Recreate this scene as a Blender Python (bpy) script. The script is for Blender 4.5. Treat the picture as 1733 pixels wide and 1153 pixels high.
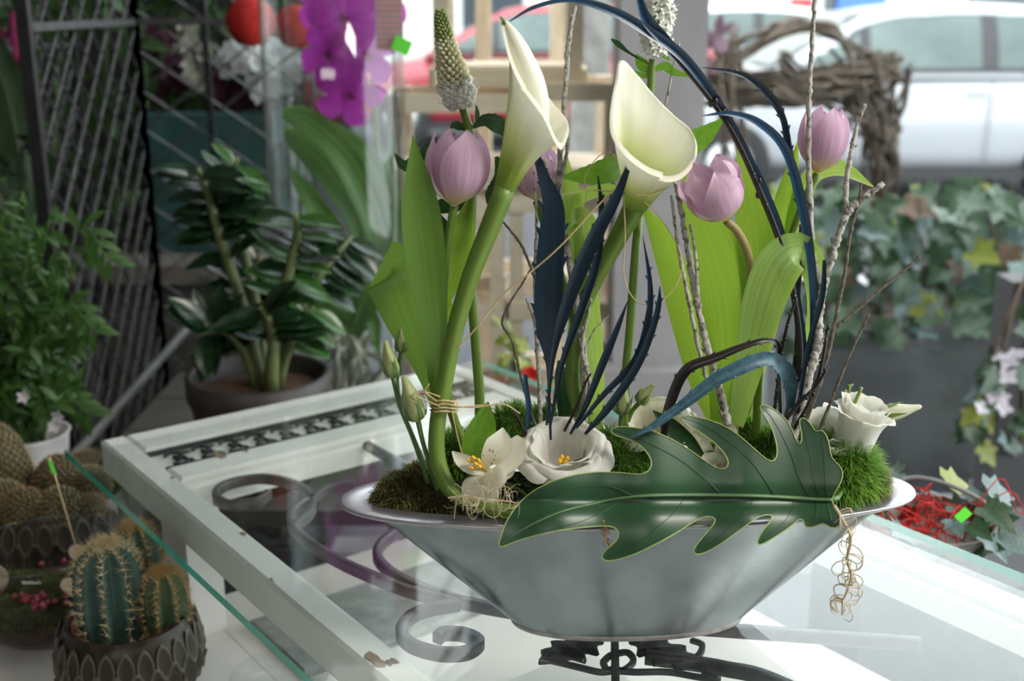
import bpy, math, random
from mathutils import Vector, Matrix, noise
from mathutils.geometry import delaunay_2d_cdt

for o in list(bpy.data.objects):
    bpy.data.objects.remove(o)
C = bpy.context.scene.collection
SC = bpy.context.scene

# ---------------------------------------------------------------- camera
FPX, PITCH, ZC = 1990.0, math.radians(15.9), 1.45
CP, SP = math.cos(PITCH), math.sin(PITCH)
cam_d = bpy.data.cameras.new('camera')
cam = bpy.data.objects.new('camera', cam_d)
C.objects.link(cam)
cam.location = (0, 0, ZC)
cam.rotation_euler = (math.pi / 2 - PITCH, 0, 0)
cam_d.sensor_width = 36.0
cam_d.lens = 36.0 * FPX / 1733.0
cam_d.clip_start = 0.05
cam_d.clip_end = 200
cam_d.dof.use_dof = True
cam_d.dof.focus_distance = 1.16
cam_d.dof.aperture_fstop = 4.2
SC.camera = cam
CAM = Vector((0, 0, ZC))

# ---------------------------------------------------------------- world, lamps, exposure
w = bpy.data.worlds.new('overcast_sky')
SC.world = w
w.use_nodes = True
bg = w.node_tree.nodes['Background']
bg.inputs[0].default_value = (0.90, 0.95, 1.0, 1)
bg.inputs[1].default_value = 3.7

SC.view_settings.view_transform = 'Standard'
SC.view_settings.look = 'None'
SC.view_settings.gamma = 1
SC.view_settings.use_curve_mapping = False
SC.view_settings.exposure = 0.64

def area_lamp(name, loc, rot, size, size_y, power, col):
    d = bpy.data.lights.new(name, 'AREA')
    d.shape = 'RECTANGLE'
    d.size, d.size_y, d.energy, d.color = size, size_y, power, col
    o = bpy.data.objects.new(name, d)
    o.location, o.rotation_euler = loc, rot
    C.objects.link(o)
    return o
# added fill lights below the ceiling, out of view behind and beside the camera
area_lamp('ceiling_fill', (1.9, 0.2, 2.84), (0, 0, 0), 1.6, 0.5, 55, (1.0, 0.94, 0.86))
area_lamp('ceiling_fill', (-.4, -1.6, 2.84), (0, 0, 0), 1.6, 0.5, 14, (1.0, 0.96, 0.90))
area_lamp('ceiling_fill', (-1.4, 1.2, 2.84), (0, 0, 0), 1.2, 0.3, 1, (1.0, 0.94, 0.86))

# ---------------------------------------------------------------- places
def ray(u, v):
    t = 576.5 - v
    return Vector((u - 866.5, FPX * CP + t * SP, -FPX * SP + t * CP))
def P(u, v, Y):
    """a point of the place that lies Y metres in front of the camera position"""
    r = ray(u, v)
    return CAM + r * (Y / r.y)
def PZ(u, v, z):
    r = ray(u, v)
    return CAM + r * ((z - ZC) / r.z)
def pxm(p):
    return FPX / (p[1] * CP - (p[2] - ZC) * SP)
_a = math.radians(-52.9)
D1 = Vector((math.cos(_a), math.sin(_a), 0))
D2 = Vector((-D1.y, D1.x, 0))
TA = PZ(170, 742, .842)
def TT(s, w_, z):
    """table coordinates: s along the door, w_ across it"""
    p = Vector((TA.x, TA.y, 0)) + D1 * s + D2 * w_
    p.z = z
    return p

def cr(pts, n):
    """Catmull-Rom through tuples or vectors, n samples"""
    pts = [tuple(p) for p in pts]
    m = len(pts)
    if m == 1:
        return [pts[0]] * n
    out = []
    for i in range(n):
        x = i / (n - 1) * (m - 1)
        k = min(int(x), m - 2)
        t = x - k
        p1, p2 = pts[k], pts[k + 1]
        p0 = pts[k - 1] if k > 0 else tuple(2 * a - b for a, b in zip(p1, p2))
        p3 = pts[k + 2] if k + 2 < m else tuple(2 * b - a for a, b in zip(p1, p2))
        out.append(tuple(.5 * (2 * b + (c - a) * t + (2 * a - 5 * b + 4 * c - d) * t * t + (-a + 3 * b - 3 * c + d) * t ** 3)
                         for a, b, c, d in zip(p0, p1, p2, p3)))
    return out
def crv(pts, n):
    return [Vector(p) for p in cr(pts, n)]
def lerp(a, b, t):
    return a + (b - a) * t
def ss(a, b, x):
    t = max(0, min(1, (x - a) / (b - a)))
    return t * t * (3 - 2 * t)
def perp(t):
    t = t.normalized()
    a = Vector((0, 0, 1)) if abs(t.z) < .9 else Vector((1, 0, 0))
    return t.cross(a).normalized()
def basis(axis, ref=None):
    """matrix whose z is axis and whose x is near ref"""
    z = axis.normalized()
    x = ref if ref is not None else perp(z)
    x = (x - z * x.dot(z))
    if x.length < 1e-5:
        x = perp(z)
    x.normalize()
    y = z.cross(x)
    return Matrix((x, y, z)).transposed()

# ---------------------------------------------------------------- materials
MATS = {}
def mat(name, col, col2=None, rough=.5, scale=20, stripes=None, bump=0, bscale=None, trans=0, tcol=None,
        metal=0, spec=.5, coat=0, sss=0, grad=None, detail=4, lo=.35, hi=.65, sheen=0):
    """node material; colour is noise between col and col2, stripes=(across,along) uses the leaf's own uv"""
    if name in MATS:
        return MATS[name]
    m = bpy.data.materials.new(name)
    m.use_nodes = True
    nt = m.node_tree
    N, L = nt.nodes, nt.links
    b = N['Principled BSDF']
    out = N['Material Output']
    b.inputs['Roughness'].default_value = rough
    b.inputs['Metallic'].default_value = metal
    b.inputs['Specular IOR Level'].default_value = spec
    if coat:
        b.inputs['Coat Weight'].default_value = coat
        b.inputs['Coat Roughness'].default_value = .12
    if sss:
        b.inputs['Subsurface Weight'].default_value = sss
        b.inputs['Subsurface Radius'].default_value = (.01, .006, .004)
    if sheen:
        b.inputs['Sheen Weight'].default_value = sheen
    tc = N.new('ShaderNodeTexCoord')
    csock = None
    nz = None
    if col2 is not None or bump:
        nz = N.new('ShaderNodeTexNoise')
        nz.inputs['Detail'].default_value = detail
        if stripes:
            mp = N.new('ShaderNodeMapping')
            mp.inputs['Scale'].default_value = (stripes[0], stripes[1], 1)
            L.new(tc.outputs['UV'], mp.inputs[0])
            L.new(mp.outputs[0], nz.inputs[0])
            nz.inputs['Scale'].default_value = 1
        else:
            L.new(tc.outputs['Object'], nz.inputs[0])
            nz.inputs['Scale'].default_value = scale
    if col2 is not None:
        r = N.new('ShaderNodeValToRGB')
        r.color_ramp.elements[0].position = lo
        r.color_ramp.elements[1].position = hi
        r.color_ramp.elements[0].color = (*col, 1)
        r.color_ramp.elements[1].color = (*col2, 1)
        L.new(nz.outputs[0], r.inputs[0])
        csock = r.outputs[0]
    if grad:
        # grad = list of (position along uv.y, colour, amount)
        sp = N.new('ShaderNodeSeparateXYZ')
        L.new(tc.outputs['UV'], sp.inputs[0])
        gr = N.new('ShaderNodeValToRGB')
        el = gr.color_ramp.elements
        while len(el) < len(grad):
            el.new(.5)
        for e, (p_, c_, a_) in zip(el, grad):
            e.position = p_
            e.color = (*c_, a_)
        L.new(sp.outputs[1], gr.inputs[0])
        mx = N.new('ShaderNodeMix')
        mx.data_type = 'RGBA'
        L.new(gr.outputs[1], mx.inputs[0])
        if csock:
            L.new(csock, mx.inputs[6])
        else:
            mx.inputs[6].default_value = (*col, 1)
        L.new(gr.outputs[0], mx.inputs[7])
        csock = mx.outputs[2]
    if csock:
        L.new(csock, b.inputs['Base Color'])
    else:
        b.inputs['Base Color'].default_value = (*col, 1)
    if bump:
        bn = N.new('ShaderNodeBump')
        bn.inputs['Strength'].default_value = bump
        bn.inputs['Distance'].default_value = .002
        src = nz
        if bscale:
            src = N.new('ShaderNodeTexNoise')
            src.inputs['Scale'].default_value = bscale
            src.inputs['Detail'].default_value = 5
            L.new(tc.outputs['Object'], src.inputs[0])
        L.new(src.outputs[0], bn.inputs['Height'])
        L.new(bn.outputs[0], b.inputs['Normal'])
    if trans:
        t = N.new('ShaderNodeBsdfTranslucent')
        if tcol:
            t.inputs[0].default_value = (*tcol, 1)
        elif csock:
            L.new(csock, t.inputs[0])
        else:
            t.inputs[0].default_value = (*col, 1)
        mx = N.new('ShaderNodeMixShader')
        mx.inputs[0].default_value = trans
        L.new(b.outputs[0], mx.inputs[1])
        L.new(t.outputs[0], mx.inputs[2])
        L.new(mx.outputs[0], out.inputs[0])
    MATS[name] = m
    return m

def thin_glass(name, tint=(1, 1, 1), f0=.05, gain=.9, rough=.0):
    m = bpy.data.materials.new(name)
    m.use_nodes = True
    nt = m.node_tree
    N, L = nt.nodes, nt.links
    N.remove(N['Principled BSDF'])
    out = N['Material Output']
    lw = N.new('ShaderNodeLayerWeight')
    lw.inputs[0].default_value = .5
    pw = N.new('ShaderNodeMath'); pw.operation = 'POWER'; pw.inputs[1].default_value = 5
    L.new(lw.outputs['Facing'], pw.inputs[0])
    ma = N.new('ShaderNodeMath'); ma.operation = 'MULTIPLY_ADD'
    ma.inputs[1].default_value, ma.inputs[2].default_value = gain, f0
    L.new(pw.outputs[0], ma.inputs[0])
    tr = N.new('ShaderNodeBsdfTransparent'); tr.inputs[0].default_value = (*tint, 1)
    gl = N.new('ShaderNodeBsdfGlossy'); gl.inputs['Roughness'].default_value = rough
    mx = N.new('ShaderNodeMixShader')
    L.new(ma.outputs[0], mx.inputs[0]); L.new(tr.outputs[0], mx.inputs[1]); L.new(gl.outputs[0], mx.inputs[2])
    L.new(mx.outputs[0], out.inputs[0])
    MATS[name] = m
    return m

# ---------------------------------------------------------------- mesh collecting
OFF = {}
class MB:
    def __init__(s):
        s.v, s.f, s.uv, s.mi = [], [], [], []
    def face(s, idx, uvs=None, mi=0):
        s.f.append(tuple(idx)); s.uv.append(uvs or [(0, 0)] * len(idx)); s.mi.append(mi)
    def grid(s, rows, close=False, uvr=None, mi=0):
        """rows of equal length; quads between them"""
        o = len(s.v)
        n, m = len(rows), len(rows[0])
        for r in rows:
            s.v.extend(Vector(p) for p in r)
        for i in range(n - 1):
            for j in range(m if close else m - 1):
                k = (j + 1) % m
                ua, ub = j / (m - 1 if not close else m), (j + 1) / (m - 1 if not close else m)
                va, vb = i / (n - 1), (i + 1) / (n - 1)
                s.face((o + i * m + j, o + i * m + k, o + (i + 1) * m + k, o + (i + 1) * m + j),
                       [(ua, va), (ub, va), (ub, vb), (ua, vb)], mi)
        return s
    def tube(s, pts, rad, sides=8, cap=True, ell=1.0, mi=0):
        pts = [Vector(p) for p in pts]
        n = len(pts)
        if not hasattr(rad, '__len__'):
            rad = [rad] * n
        elif len(rad) != n:
            rad = [r[0] for r in cr([(x,) for x in rad], n)]
        nrm = None
        rows = []
        for i, p in enumerate(pts):
            t = (pts[min(i + 1, n - 1)] - pts[max(i - 1, 0)])
            if t.length < 1e-9:
                t = Vector((0, 0, 1))
            t.normalize()
            if nrm is None:
                nrm = perp(t)
            else:
                nrm = nrm - t * nrm.dot(t)
                nrm = nrm.normalized() if nrm.length > 1e-6 else perp(t)
            b = t.cross(nrm)
            r = max(rad[i], 1e-5)
            rows.append([p + (nrm * math.cos(a) + b * math.sin(a) * ell) * r
                         for a in (2 * math.pi * j / sides for j in range(sides))])
        o = len(s.v)
        s.grid(rows, True, mi=mi)
        if cap:
            s.face([o + j for j in range(sides)][::-1], mi=mi)
            s.face([o + (n - 1) * sides + j for j in range(sides)], mi=mi)
        return s
    def box(s, c, size, rot=None, mi=0):
        c = Vector(c)
        o = len(s.v)
        hx, hy, hz = (x / 2 for x in size)
        for x, y, z in ((-1, -1, -1), (1, -1, -1), (1, 1, -1), (-1, 1, -1), (-1, -1, 1), (1, -1, 1), (1, 1, 1), (-1, 1, 1)):
            p = Vector((x * hx, y * hy, z * hz))
            s.v.append(c + (rot @ p if rot else p))
        q = [(0, 0), (1, 0), (1, 1), (0, 1)]
        for f in ((3, 2, 1, 0), (4, 5, 6, 7), (0, 1, 5, 4), (1, 2, 6, 5), (2, 3, 7, 6), (3, 0, 4, 7)):
            s.face([o + i for i in f], q, mi)
        return s
    def beam(s, a, b, wdt, hgt, up=Vector((0, 0, 1)), mi=0):
        a, b = Vector(a), Vector(b)
        y = (b - a).normalized()
        x = y.cross(up).normalized()
        z = x.cross(y)
        return s.box((a + b) / 2, (wdt, (b - a).length, hgt), Matrix((x, y, z)).transposed(), mi)
    def lathe(s, prof, center, sides=32, rot=None, fr=None, mi=0, sx=1, sy=1):
        """prof: list of (r,z); fr(r,z,angle)->r"""
        c = Vector(center)
        rows = []
        for r, z in prof:
            row = []
            for j in range(sides):
                a = 2 * math.pi * j / sides
                rr = fr(r, z, a) if fr else r
                p = Vector((rr * math.cos(a) * sx, rr * math.sin(a) * sy, z))
                row.append(c + (rot @ p if rot else p))
            rows.append(row)
        return s.grid(rows, True, mi=mi)
    def ball(s, c, r, sides=8, rings=5, rot=None, disp=None, mi=0):
        c = Vector(c)
        if not hasattr(r, '__len__'):
            r = (r, r, r)
        rows = []
        for i in range(rings + 1):
            ph = math.pi * i / rings
            row = []
            for j in range(sides):
                a = 2 * math.pi * j / sides
                d = Vector((math.sin(ph) * math.cos(a), math.sin(ph) * math.sin(a), -math.cos(ph)))
                k = disp(d) if disp else 1
                p = Vector((d.x * r[0], d.y * r[1], d.z * r[2])) * k
                row.append(c + (rot @ p if rot else p))
            rows.append(row)
        return s.grid(rows, True, mi=mi)
    def blade(s, pts, wid, face=None, n=16, nx=4, cup=0.0, twist=0.0, teeth=0, tooth=.15, curl=None, mi=0, wave=0):
        """leaf blade along pts; wid full widths; face = the side the blade shows"""
        P_ = crv(pts, n)
        W_ = [max(x[0], 0) for x in cr([(x,) for x in wid], n)]
        tw = [x[0] for x in cr([(x,) for x in (twist if hasattr(twist, '__len__') else [twist, twist])], n)]
        rows = []
        for i, p in enumerate(P_):
            t = (P_[min(i + 1, n - 1)] - P_[max(i - 1, 0)]).normalized()
            fc = face if face is not None else (CAM - p)
            nn = fc - t * fc.dot(t)
            nn = nn.normalized() if nn.length > 1e-6 else perp(t)
            nn = Matrix.Rotation(tw[i], 3, t) @ nn
            b = t.cross(nn)
            row = []
            for j in range(nx + 1):
                x = 2 * j / nx - 1
                e = 1
                if teeth and abs(x) > .99:
                    e = 1 + tooth * (1 - 2 * ((i * teeth / n + (.37 if x > 0 else 0)) % 1))
                wv = wave * math.sin(i * 2.1 + (2 if x > 0 else 0)) * x * x
                row.append(p + b * (x * W_[i] / 2 * e) + nn * (W_[i] / 2 * (cup * x * x + wv)))
            rows.append(row)
        return s.grid(rows, mi=mi)
    def mesh(s, name, mats, off=Vector((0, 0, 0)), smooth=True):
        me = bpy.data.meshes.new(name)
        me.from_pydata([tuple(p - off) for p in s.v], [], s.f)
        uvl = me.uv_layers.new(name='UVMap')
        flat = [c for u in s.uv for q in u for c in q]
        uvl.data.foreach_set('uv', flat)
        for m in (mats if isinstance(mats, (list, tuple)) else [mats]):
            me.materials.append(m)
        me.polygons.foreach_set('material_index', s.mi)
        if smooth:
            me.polygons.foreach_set('use_smooth', [True] * len(s.f))
        me.update()
        return me
    def build(s, name, mats, parent=None, smooth=True, off=None, kind=None, label=None):
        if off is None:
            off = OFF.get(parent.name, Vector((0, 0, 0))) if parent else Vector((0, 0, 0))
        o = bpy.data.objects.new(name, s.mesh(name, mats, off, smooth))
        C.objects.link(o)
        if parent:
            o.parent = parent
        else:
            o.location = off
        OFF[o.name] = off
        if kind:
            o['kind'] = kind
        if label:
            o['label'] = label
        return o

def tag(o, label, cat, group=None):
    o['label'] = label
    o['category'] = cat
    if group:
        o['group'] = group
    return o
def thing(name, label, cat, loc, group=None):
    o = bpy.data.objects.new(name, None)
    o.empty_display_size = .02
    o.location = loc
    C.objects.link(o)
    OFF[o.name] = Vector(loc)
    return tag(o, label, cat, group)
def struct(o):
    o['kind'] = 'structure'
    return o
def inst(name, me, mtx, parent):
    """one more piece that shares mesh data; mtx in world space"""
    o = bpy.data.objects.new(name, me)
    C.objects.link(o)
    m = mtx.copy()
    m.translation = m.translation - OFF[parent.name]
    o.matrix_local = m
    o.parent = parent
    OFF[o.name] = OFF[parent.name]
    return o
def leaf_mesh(name, mt, L=1, Wd=.4, prof=(0, .5, .9, 1, .85, .5, 0), cup=.25, bend=.25, nx=4, n=10, lobes=None):
    """unit leaf: base at origin, along +y, faces +z"""
    mb = MB()
    pts = [(0, L * t, -bend * L * t * t) for t in (0, .25, .5, .75, 1)]
    mb.blade(pts, [Wd * x for x in prof], face=Vector((0, 0, 1)), n=n, nx=nx, cup=cup)
    return mb.mesh(name, mt)
def leaf_mtx(p, d, nrm, size):
    y = d.normalized()
    z = nrm - y * nrm.dot(y)
    z = z.normalized() if z.length > 1e-5 else perp(y)
    x = y.cross(z)
    m = Matrix((x * size, y * size, z * size)).transposed().to_4x4()
    m.translation = p
    return m
def rnd_dir(R, up=0):
    while True:
        d = Vector((R.uniform(-1, 1), R.uniform(-1, 1), R.uniform(-1, 1)))
        if .05 < d.length < 1:
            d.normalize()
            d.z += up
            return d.normalized()
# ================================================================ the setting
M_floor = mat('dark_floor', (.03, .033, .04), (.045, .048, .055), rough=.45, scale=3, bump=.1, bscale=60)
M_pave = mat('asphalt', (.022, .024, .029), (.034, .036, .042), rough=.7, scale=4, bump=.3, bscale=90)
M_wall = mat('dim_plaster', (.20, .19, .175), (.26, .25, .23), rough=.9, scale=2)
M_darkwall = mat('dark_wall', (.035, .035, .033), (.06, .058, .05), rough=.9, scale=3)
M_pillar = mat('grey_stone', (.30, .29, .30), (.36, .35, .36), rough=.75, scale=5, bump=.1, bscale=40)
M_pane = thin_glass('window_glass', (.97, .99, .98), .03, .6)
YW = 2.88
struct(MB().box((0.2, 0.3, -.05), (6.2, 7.0, .10)).build('floor', M_floor, smooth=False))
M_ceil = mat('ceiling_white', (.36, .35, .33), rough=.9)
cl_ = struct(MB().box((0.2, -.16, 2.95), (6.2, 6.12, .10)).build('ceiling', M_ceil, smooth=False))
MB().box((-1.70, 3.31, 2.95), (2.40, .82, .10)).build('ceiling_alcove', M_ceil, cl_, smooth=False)
struct(MB().box((-2.95, 0.3, 1.45), (.10, 7.0, 2.9)).build('wall_left', M_wall, smooth=False))
struct(MB().box((0.2, -3.2, 1.45), (6.2, .10, 2.9)).build('wall_rear', M_wall, smooth=False))
struct(MB().box((-1.70, 3.7, 1.45), (2.40, .12, 2.9)).build('wall_back', M_darkwall, smooth=False))
# shop front: panes, pillar, sill, right-hand window
pane = struct(MB().box((1.38, YW, 1.45), (3.72, .008, 2.86)).build('window_1', M_pane, smooth=False))
pane2 = struct(MB().box((3.24, 1.45, 1.45), (.008, 2.84, 2.86)).build('window_2', M_pane, smooth=False))
pane3 = struct(MB().box((-.50, 3.27, 1.45), (.008, .76, 2.86)).build('window_3', M_pane, smooth=False))
struct(MB().box((3.25, -1.6, 1.45), (.10, 3.2, 2.9)).build('wall_right', M_wall, smooth=False))
a, b = P(1046, 200, YW - .1), P(1192, 200, YW - .1)
pl = struct(MB().box(((a.x + b.x) / 2, YW, 1.45), (b.x - a.x, .20, 2.9)).build('wall_pillar', M_pillar, smooth=False))
MB().box(((a.x + b.x) / 2 + .05, YW - .02, .30), (b.x - a.x + .22, .30, .60)).build('plinth', M_pillar, pl, smooth=False)
struct(MB().box((1.38, YW, .03), (3.72, .10, .06)).build('trim_1', M_pillar, smooth=False))
# street
struct(MB().box((0, 28.8, -.06), (90, 50, .10)).build('street_ground', M_pave, smooth=False))
struct(MB().box((0, 6.2, -.01), (60, .22, .08)).build('kerb', mat('kerb_stone', (.30, .30, .31), (.38, .38, .38), rough=.8, scale=8), smooth=False))

# ================================================================ the white display table under everything
M_board = mat('white_board', (.72, .70, .66), (.80, .78, .75), rough=.45, scale=6)
M_paint = mat('old_white_paint', (.70, .70, .66), (.78, .78, .75), rough=.38, scale=9, bump=.08, bscale=120)
ZS = .60
dt = thing('display_table', 'low white display table beneath the glass topped door', 'table', TT(.6, .1, 0))
for s0_, s1_, w0_, w1_ in ((-.32, 1.75, -.80, .079), (.12, 1.75, .08, .72)):
    mb = MB()
    q = [TT(s0_, w0_, ZS), TT(s0_, w1_, ZS), TT(s1_, w1_, ZS), TT(s1_, w0_, ZS)]
    mb.v.extend(q + [p - Vector((0, 0, .03)) for p in q])
    for fc in ((0, 3, 2, 1), (4, 5, 6, 7), (0, 1, 5, 4), (1, 2, 6, 5), (2, 3, 7, 6), (3, 0, 4, 7)):
        mb.face(fc)
    mb.build('table_top', M_board, dt, smooth=False)
for s_, w_ in ((-.26, -.72), (.18, .66), (1.65, -.72), (1.65, .66)):
    MB().box(TT(s_, w_, (ZS - .03) / 2), (.06, .06, ZS - .03), Matrix.Rotation(_a, 3, 'Z')).build('leg', M_board, dt, smooth=False)

# ================================================================ the old door laid flat as a table
DZ0, DZ1 = .792, .839
def tbeam(mb, s0, s1, w0, w1, z0, z1, bev=.004):
    """bevelled bar in table coordinates"""
    i = len(mb.v)
    for z, e in ((z0, 0), (z1 - bev, 0), (z1, bev)):
        for s_, w_ in ((s0 + e, w0 + e), (s0 + e, w1 - e), (s1 - e, w1 - e), (s1 - e, w0 + e)):
            mb.v.append(TT(s_, w_, z))
    mb.face([i, i + 1, i + 2, i + 3])
    for k in (0, 4):
        for j in range(4):
            a_, b_ = i + k + j, i + k + (j + 1) % 4
            mb.face([a_, a_ + 4, b_ + 4, b_])
    mb.face([i + 11, i + 10, i + 9, i + 8])
    return mb
door = thing('old_door', 'old white painted door with scrolled ironwork laid flat under the glass', 'door', TT(.8, .33, DZ0))
DW = .632
for nm, r in (('stile', (0, 1.75, 0, .036)), ('stile', (0, 1.75, DW - .036, DW)), ('rail', (.001, .078, .037, DW - .037)),
              ('rail', (.160, .212, .037, DW - .037)), ('rail', (1.55, 1.749, .037, DW - .037))):
    tbeam(MB(), *r, DZ0, DZ1).build(nm, M_paint, door, smooth=False)
for nm, r in (('moulding', (.212, .224, .037, DW - .037)),
              ('moulding', (.224, 1.55, .036, .046)), ('moulding', (.224, 1.55, DW - .046, DW - .036))):
    tbeam(MB(), *r, DZ0 + .006, DZ1 - .010, .003).build(nm, M_paint, door, smooth=False)
# chips where the paint has come off
M_chip = mat('bare_wood_chip', (.20, .14, .09), (.30, .22, .15), rough=.8, scale=60)
R = random.Random(4)
for s_, w_, k in ((.768, .012, .026), (.775, .022, .012), (.16, .115, .022), (.165, .15, .012), (.42, .031, .010), (.20, .03, .008), (.55, .004, .008)):
    mb = MB()
    i = len(mb.v)
    n = 13
    mb.v.append(TT(s_, w_, DZ1 + .0006))
    for j in range(n):
        a_ = 2 * math.pi * j / n
        r_ = k * R.uniform(.25, 1)
        mb.v.append(TT(s_ + math.cos(a_) * r_, max(.0045, w_ + math.sin(a_) * r_ * .55), DZ1 + .0006))
    for j in range(n):
        mb.face([i, i + 1 + j, i + 1 + (j + 1) % n])
    mb.build('paint_chip', M_chip, door, smooth=False)
# cast panel of leaves in the upper slot
M_iron = mat('dark_iron', (.022, .024, .026), (.05, .05, .052), rough=.42, scale=40, metal=.4, bump=.25, bscale=160)
M_iron2 = mat('purple_brown_iron', (.055, .045, .05), (.10, .085, .085), rough=.38, scale=30, metal=.3, bump=.2, bscale=160)
pz = DZ1 - .007
mb = MB()
tbeam(mb, .079, .083, .037, DW - .037, pz - .006, pz + .004, .001)
tbeam(mb, .155, .159, .037, DW - .037, pz - .006, pz + .006, .001)
mb.build('panel_edge', M_iron, door, smooth=False)
mb0 = MB()
for k in range(13):
    w0 = .052 + k * .0415
    for sg in (-1, 1):
        pts = []
        for t in range(11):
            a_ = t / 10 * 4.6
            r_ = .0205 * (1 - t / 10 * .66)
            pts.append(TT(.119 + sg * (.014 - math.cos(a_) * r_), w0 + .012 + math.sin(a_) * r_ * .95, pz))
        mb0.tube(pts, [.0030] * 4 + [.0018], 5)
    mb0.ball(TT(.119 + .018 * (1 if k % 2 else -1), w0 + .033, pz), (.0056, .0120, .0018), 8, 4, Matrix.Rotation(.9 if k % 2 else 2.2, 3, 'Z'))
    mb0.ball(TT(.119 - .018 * (1 if k % 2 else -1), w0 + .030, pz), (.0052, .0110, .0018), 8, 4, Matrix.Rotation(2.4 if k % 2 else .5, 3, 'Z'))
mb0.build('leaf_panel', M_iron, door, kind='stuff')
# a pale sheet below the slot that the panel is seen against
tbeam(MB(), .079, .159, .037, DW - .037, pz - .006, pz - .004, .0005).build('slot_backing', M_paint, door, smooth=False)

# wrought iron scrolls of the main opening
zi = .826
def scroll(pts, wd, name='scroll', m=None, hgt=.013):
    """flat bar bent edgewise in the plane of the door; pts in (s,w)"""
    pp = cr(pts, 14 * len(pts))
    mb = MB()
    rows = []
    n = len(pp)
    for i, p in enumerate(pp):
        q0, q1 = pp[max(i - 1, 0)], pp[min(i + 1, n - 1)]
        t = Vector((q1[0] - q0[0], q1[1] - q0[1]))
        t.normalize()
        nx_, ny_ = -t.y, t.x
        h = wd / 2
        rows.append([TT(p[0] + nx_ * h * a_, p[1] + ny_ * h * a_, zi + b_ * hgt / 2)
                     for a_, b_ in ((-1, -.8), (-.8, -1), (.8, -1), (1, -.8), (1, .8), (.8, 1), (-.8, 1), (-1, .8))])
    o = len(mb.v)
    mb.grid(rows, True)
    mb.face(list(range(o, o + 8))[::-1])
    mb.face([o + (n - 1) * 8 + j for j in range(8)])
    return mb.build(name, m or M_iron, door)
def spiral(c, r0, r1, a0, turns, n=18):
    return [(c[0] + math.cos(a0 + turns * 2 * math.pi * t / n) * lerp(r0, r1, t / n),
             c[1] + math.sin(a0 + turns * 2 * math.pi * t / n) * lerp(r0, r1, t / n)) for t in range(n + 1)]
main = [(.352, .158), (.37, .122), (.41, .10), (.46, .094), (.52, .097), (.58, .108), (.65, .128), (.70, .158), (.745, .186), (.80, .23), (.86, .29), (.93, .36), (1.0, .43), (1.05, .48)]
scroll([(.345, .225), (.335, .19)] + main, .0105, m=M_iron2)
scroll([(.300, .122), (.318, .095), (.305, .066), (.272, .060), (.245, .078), (.238, .108), (.252, .142), (.30, .163), (.352, .158), (.39, .135), (.415, .10)], .010, m=M_iron2)
scroll([(.50, .225), (.508, .19), (.524, .160), (.552, .139), (.60, .132), (.65, .140), (.70, .158)], .0105, m=M_iron2)
scroll([(.700, .152), (.690, .118), (.694, .092), (.715, .070), (.743, .066), (.772, .080), (.786, .102), (.778, .123), (.757, .121), (.742, .106), (.745, .094)], .012)
scroll([(.45, .27), (.475, .235), (.50, .225), (.515, .245), (.50, .262)], .009)
# the mirrored half on the other side of the door
def mir(p):
    return (p[0], DW - p[1])
for lst, wd in (([(.345, .225), (.335, .19)] + main[:8], .0105), ([(.352, .158), (.30, .163), (.252, .142), (.238, .108), (.245, .078), (.272, .060), (.305, .066), (.318, .095), (.300, .122)], .010),
                ([(.50, .225), (.508, .19), (.524, .160), (.552, .139), (.60, .132), (.65, .140), (.70, .158)], .0105)):
    scroll([mir(p) for p in lst], wd, m=M_iron2)
scroll([(.90, .24), (.96, .285), (1.02, .31), (1.2, .318), (1.4, .318), (1.55, .318)], .0115)
scroll([(.224, .316), (.30, .316), (.42, .316), (.55, .316)], .0115, m=M_iron2)
# cast leaves in the middle of the ironwork
def iron_leaf(s0, w0, ang, L, W):
    mb = MB()
    ax = Vector((math.cos(ang), math.sin(ang)))
    nm = Vector((-ax.y, ax.x))
    rows = []
    n = 18
    for i in range(n + 1):
        t = i / n
        wd = W * math.sin(math.pi * min(1, t * 1.02)) ** .7 * (1 + .30 * math.sin(t * 26)) + .001
        row = []
        for j in range(9):
            x = j / 4 - 1
            p = (s0 + ax.x * L * t + nm.x * wd * x, w0 + ax.y * L * t + nm.y * wd * x)
            row.append(TT(p[0], p[1], zi + .005 - .004 * abs(x) + .0014 * math.sin(t * 26 + abs(x) * 3)))
        for j in range(7, 0, -1):
            x = j / 4 - 1
            p = (s0 + ax.x * L * t + nm.x * wd * x, w0 + ax.y * L * t + nm.y * wd * x)
            row.append(TT(p[0], p[1], zi - .001))
        rows.append(row)
    mb.grid(rows, True)
    return mb.build('cast_leaf', M_iron, door)
c0 = PZ(1040, 1118, zi)
def tsw(u, v, z=zi):
    d = PZ(u, v, z) - TA
    return (d.dot(D1), d.dot(D2))
sc0, wc0 = tsw(1040, 1115)
for (u0, v0), (u1, v1), W in (((1018, 1080), (912, 1124), .021), ((1066, 1080), (1192, 1136), .021)):
    p0, p1 = tsw(u0, v0), tsw(u1, v1)
    dd = (p1[0] - p0[0], p1[1] - p0[1])
    iron_leaf(p0[0], p0[1], math.atan2(dd[1], dd[0]), math.hypot(*dd), W)
scroll([tsw(u, v) for u, v in ((930, 1118), (980, 1130), (1015, 1138), (1040, 1136), (1075, 1138), (1130, 1138), (1180, 1146), (1215, 1150), (1190, 1137))], .006, hgt=.005)
scroll([tsw(u, v) for u, v in ((1020, 1122), (1030, 1112), (1040, 1108), (1062, 1105), (1072, 1120), (1055, 1135), (1040, 1132), (1028, 1135), (1020, 1122))], .006, hgt=.005)
scroll([tsw(u, v) for u, v in ((1040, 1080), (1041, 1120), (1042, 1190), (1044, 1300))], .0080, hgt=.008)
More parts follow.
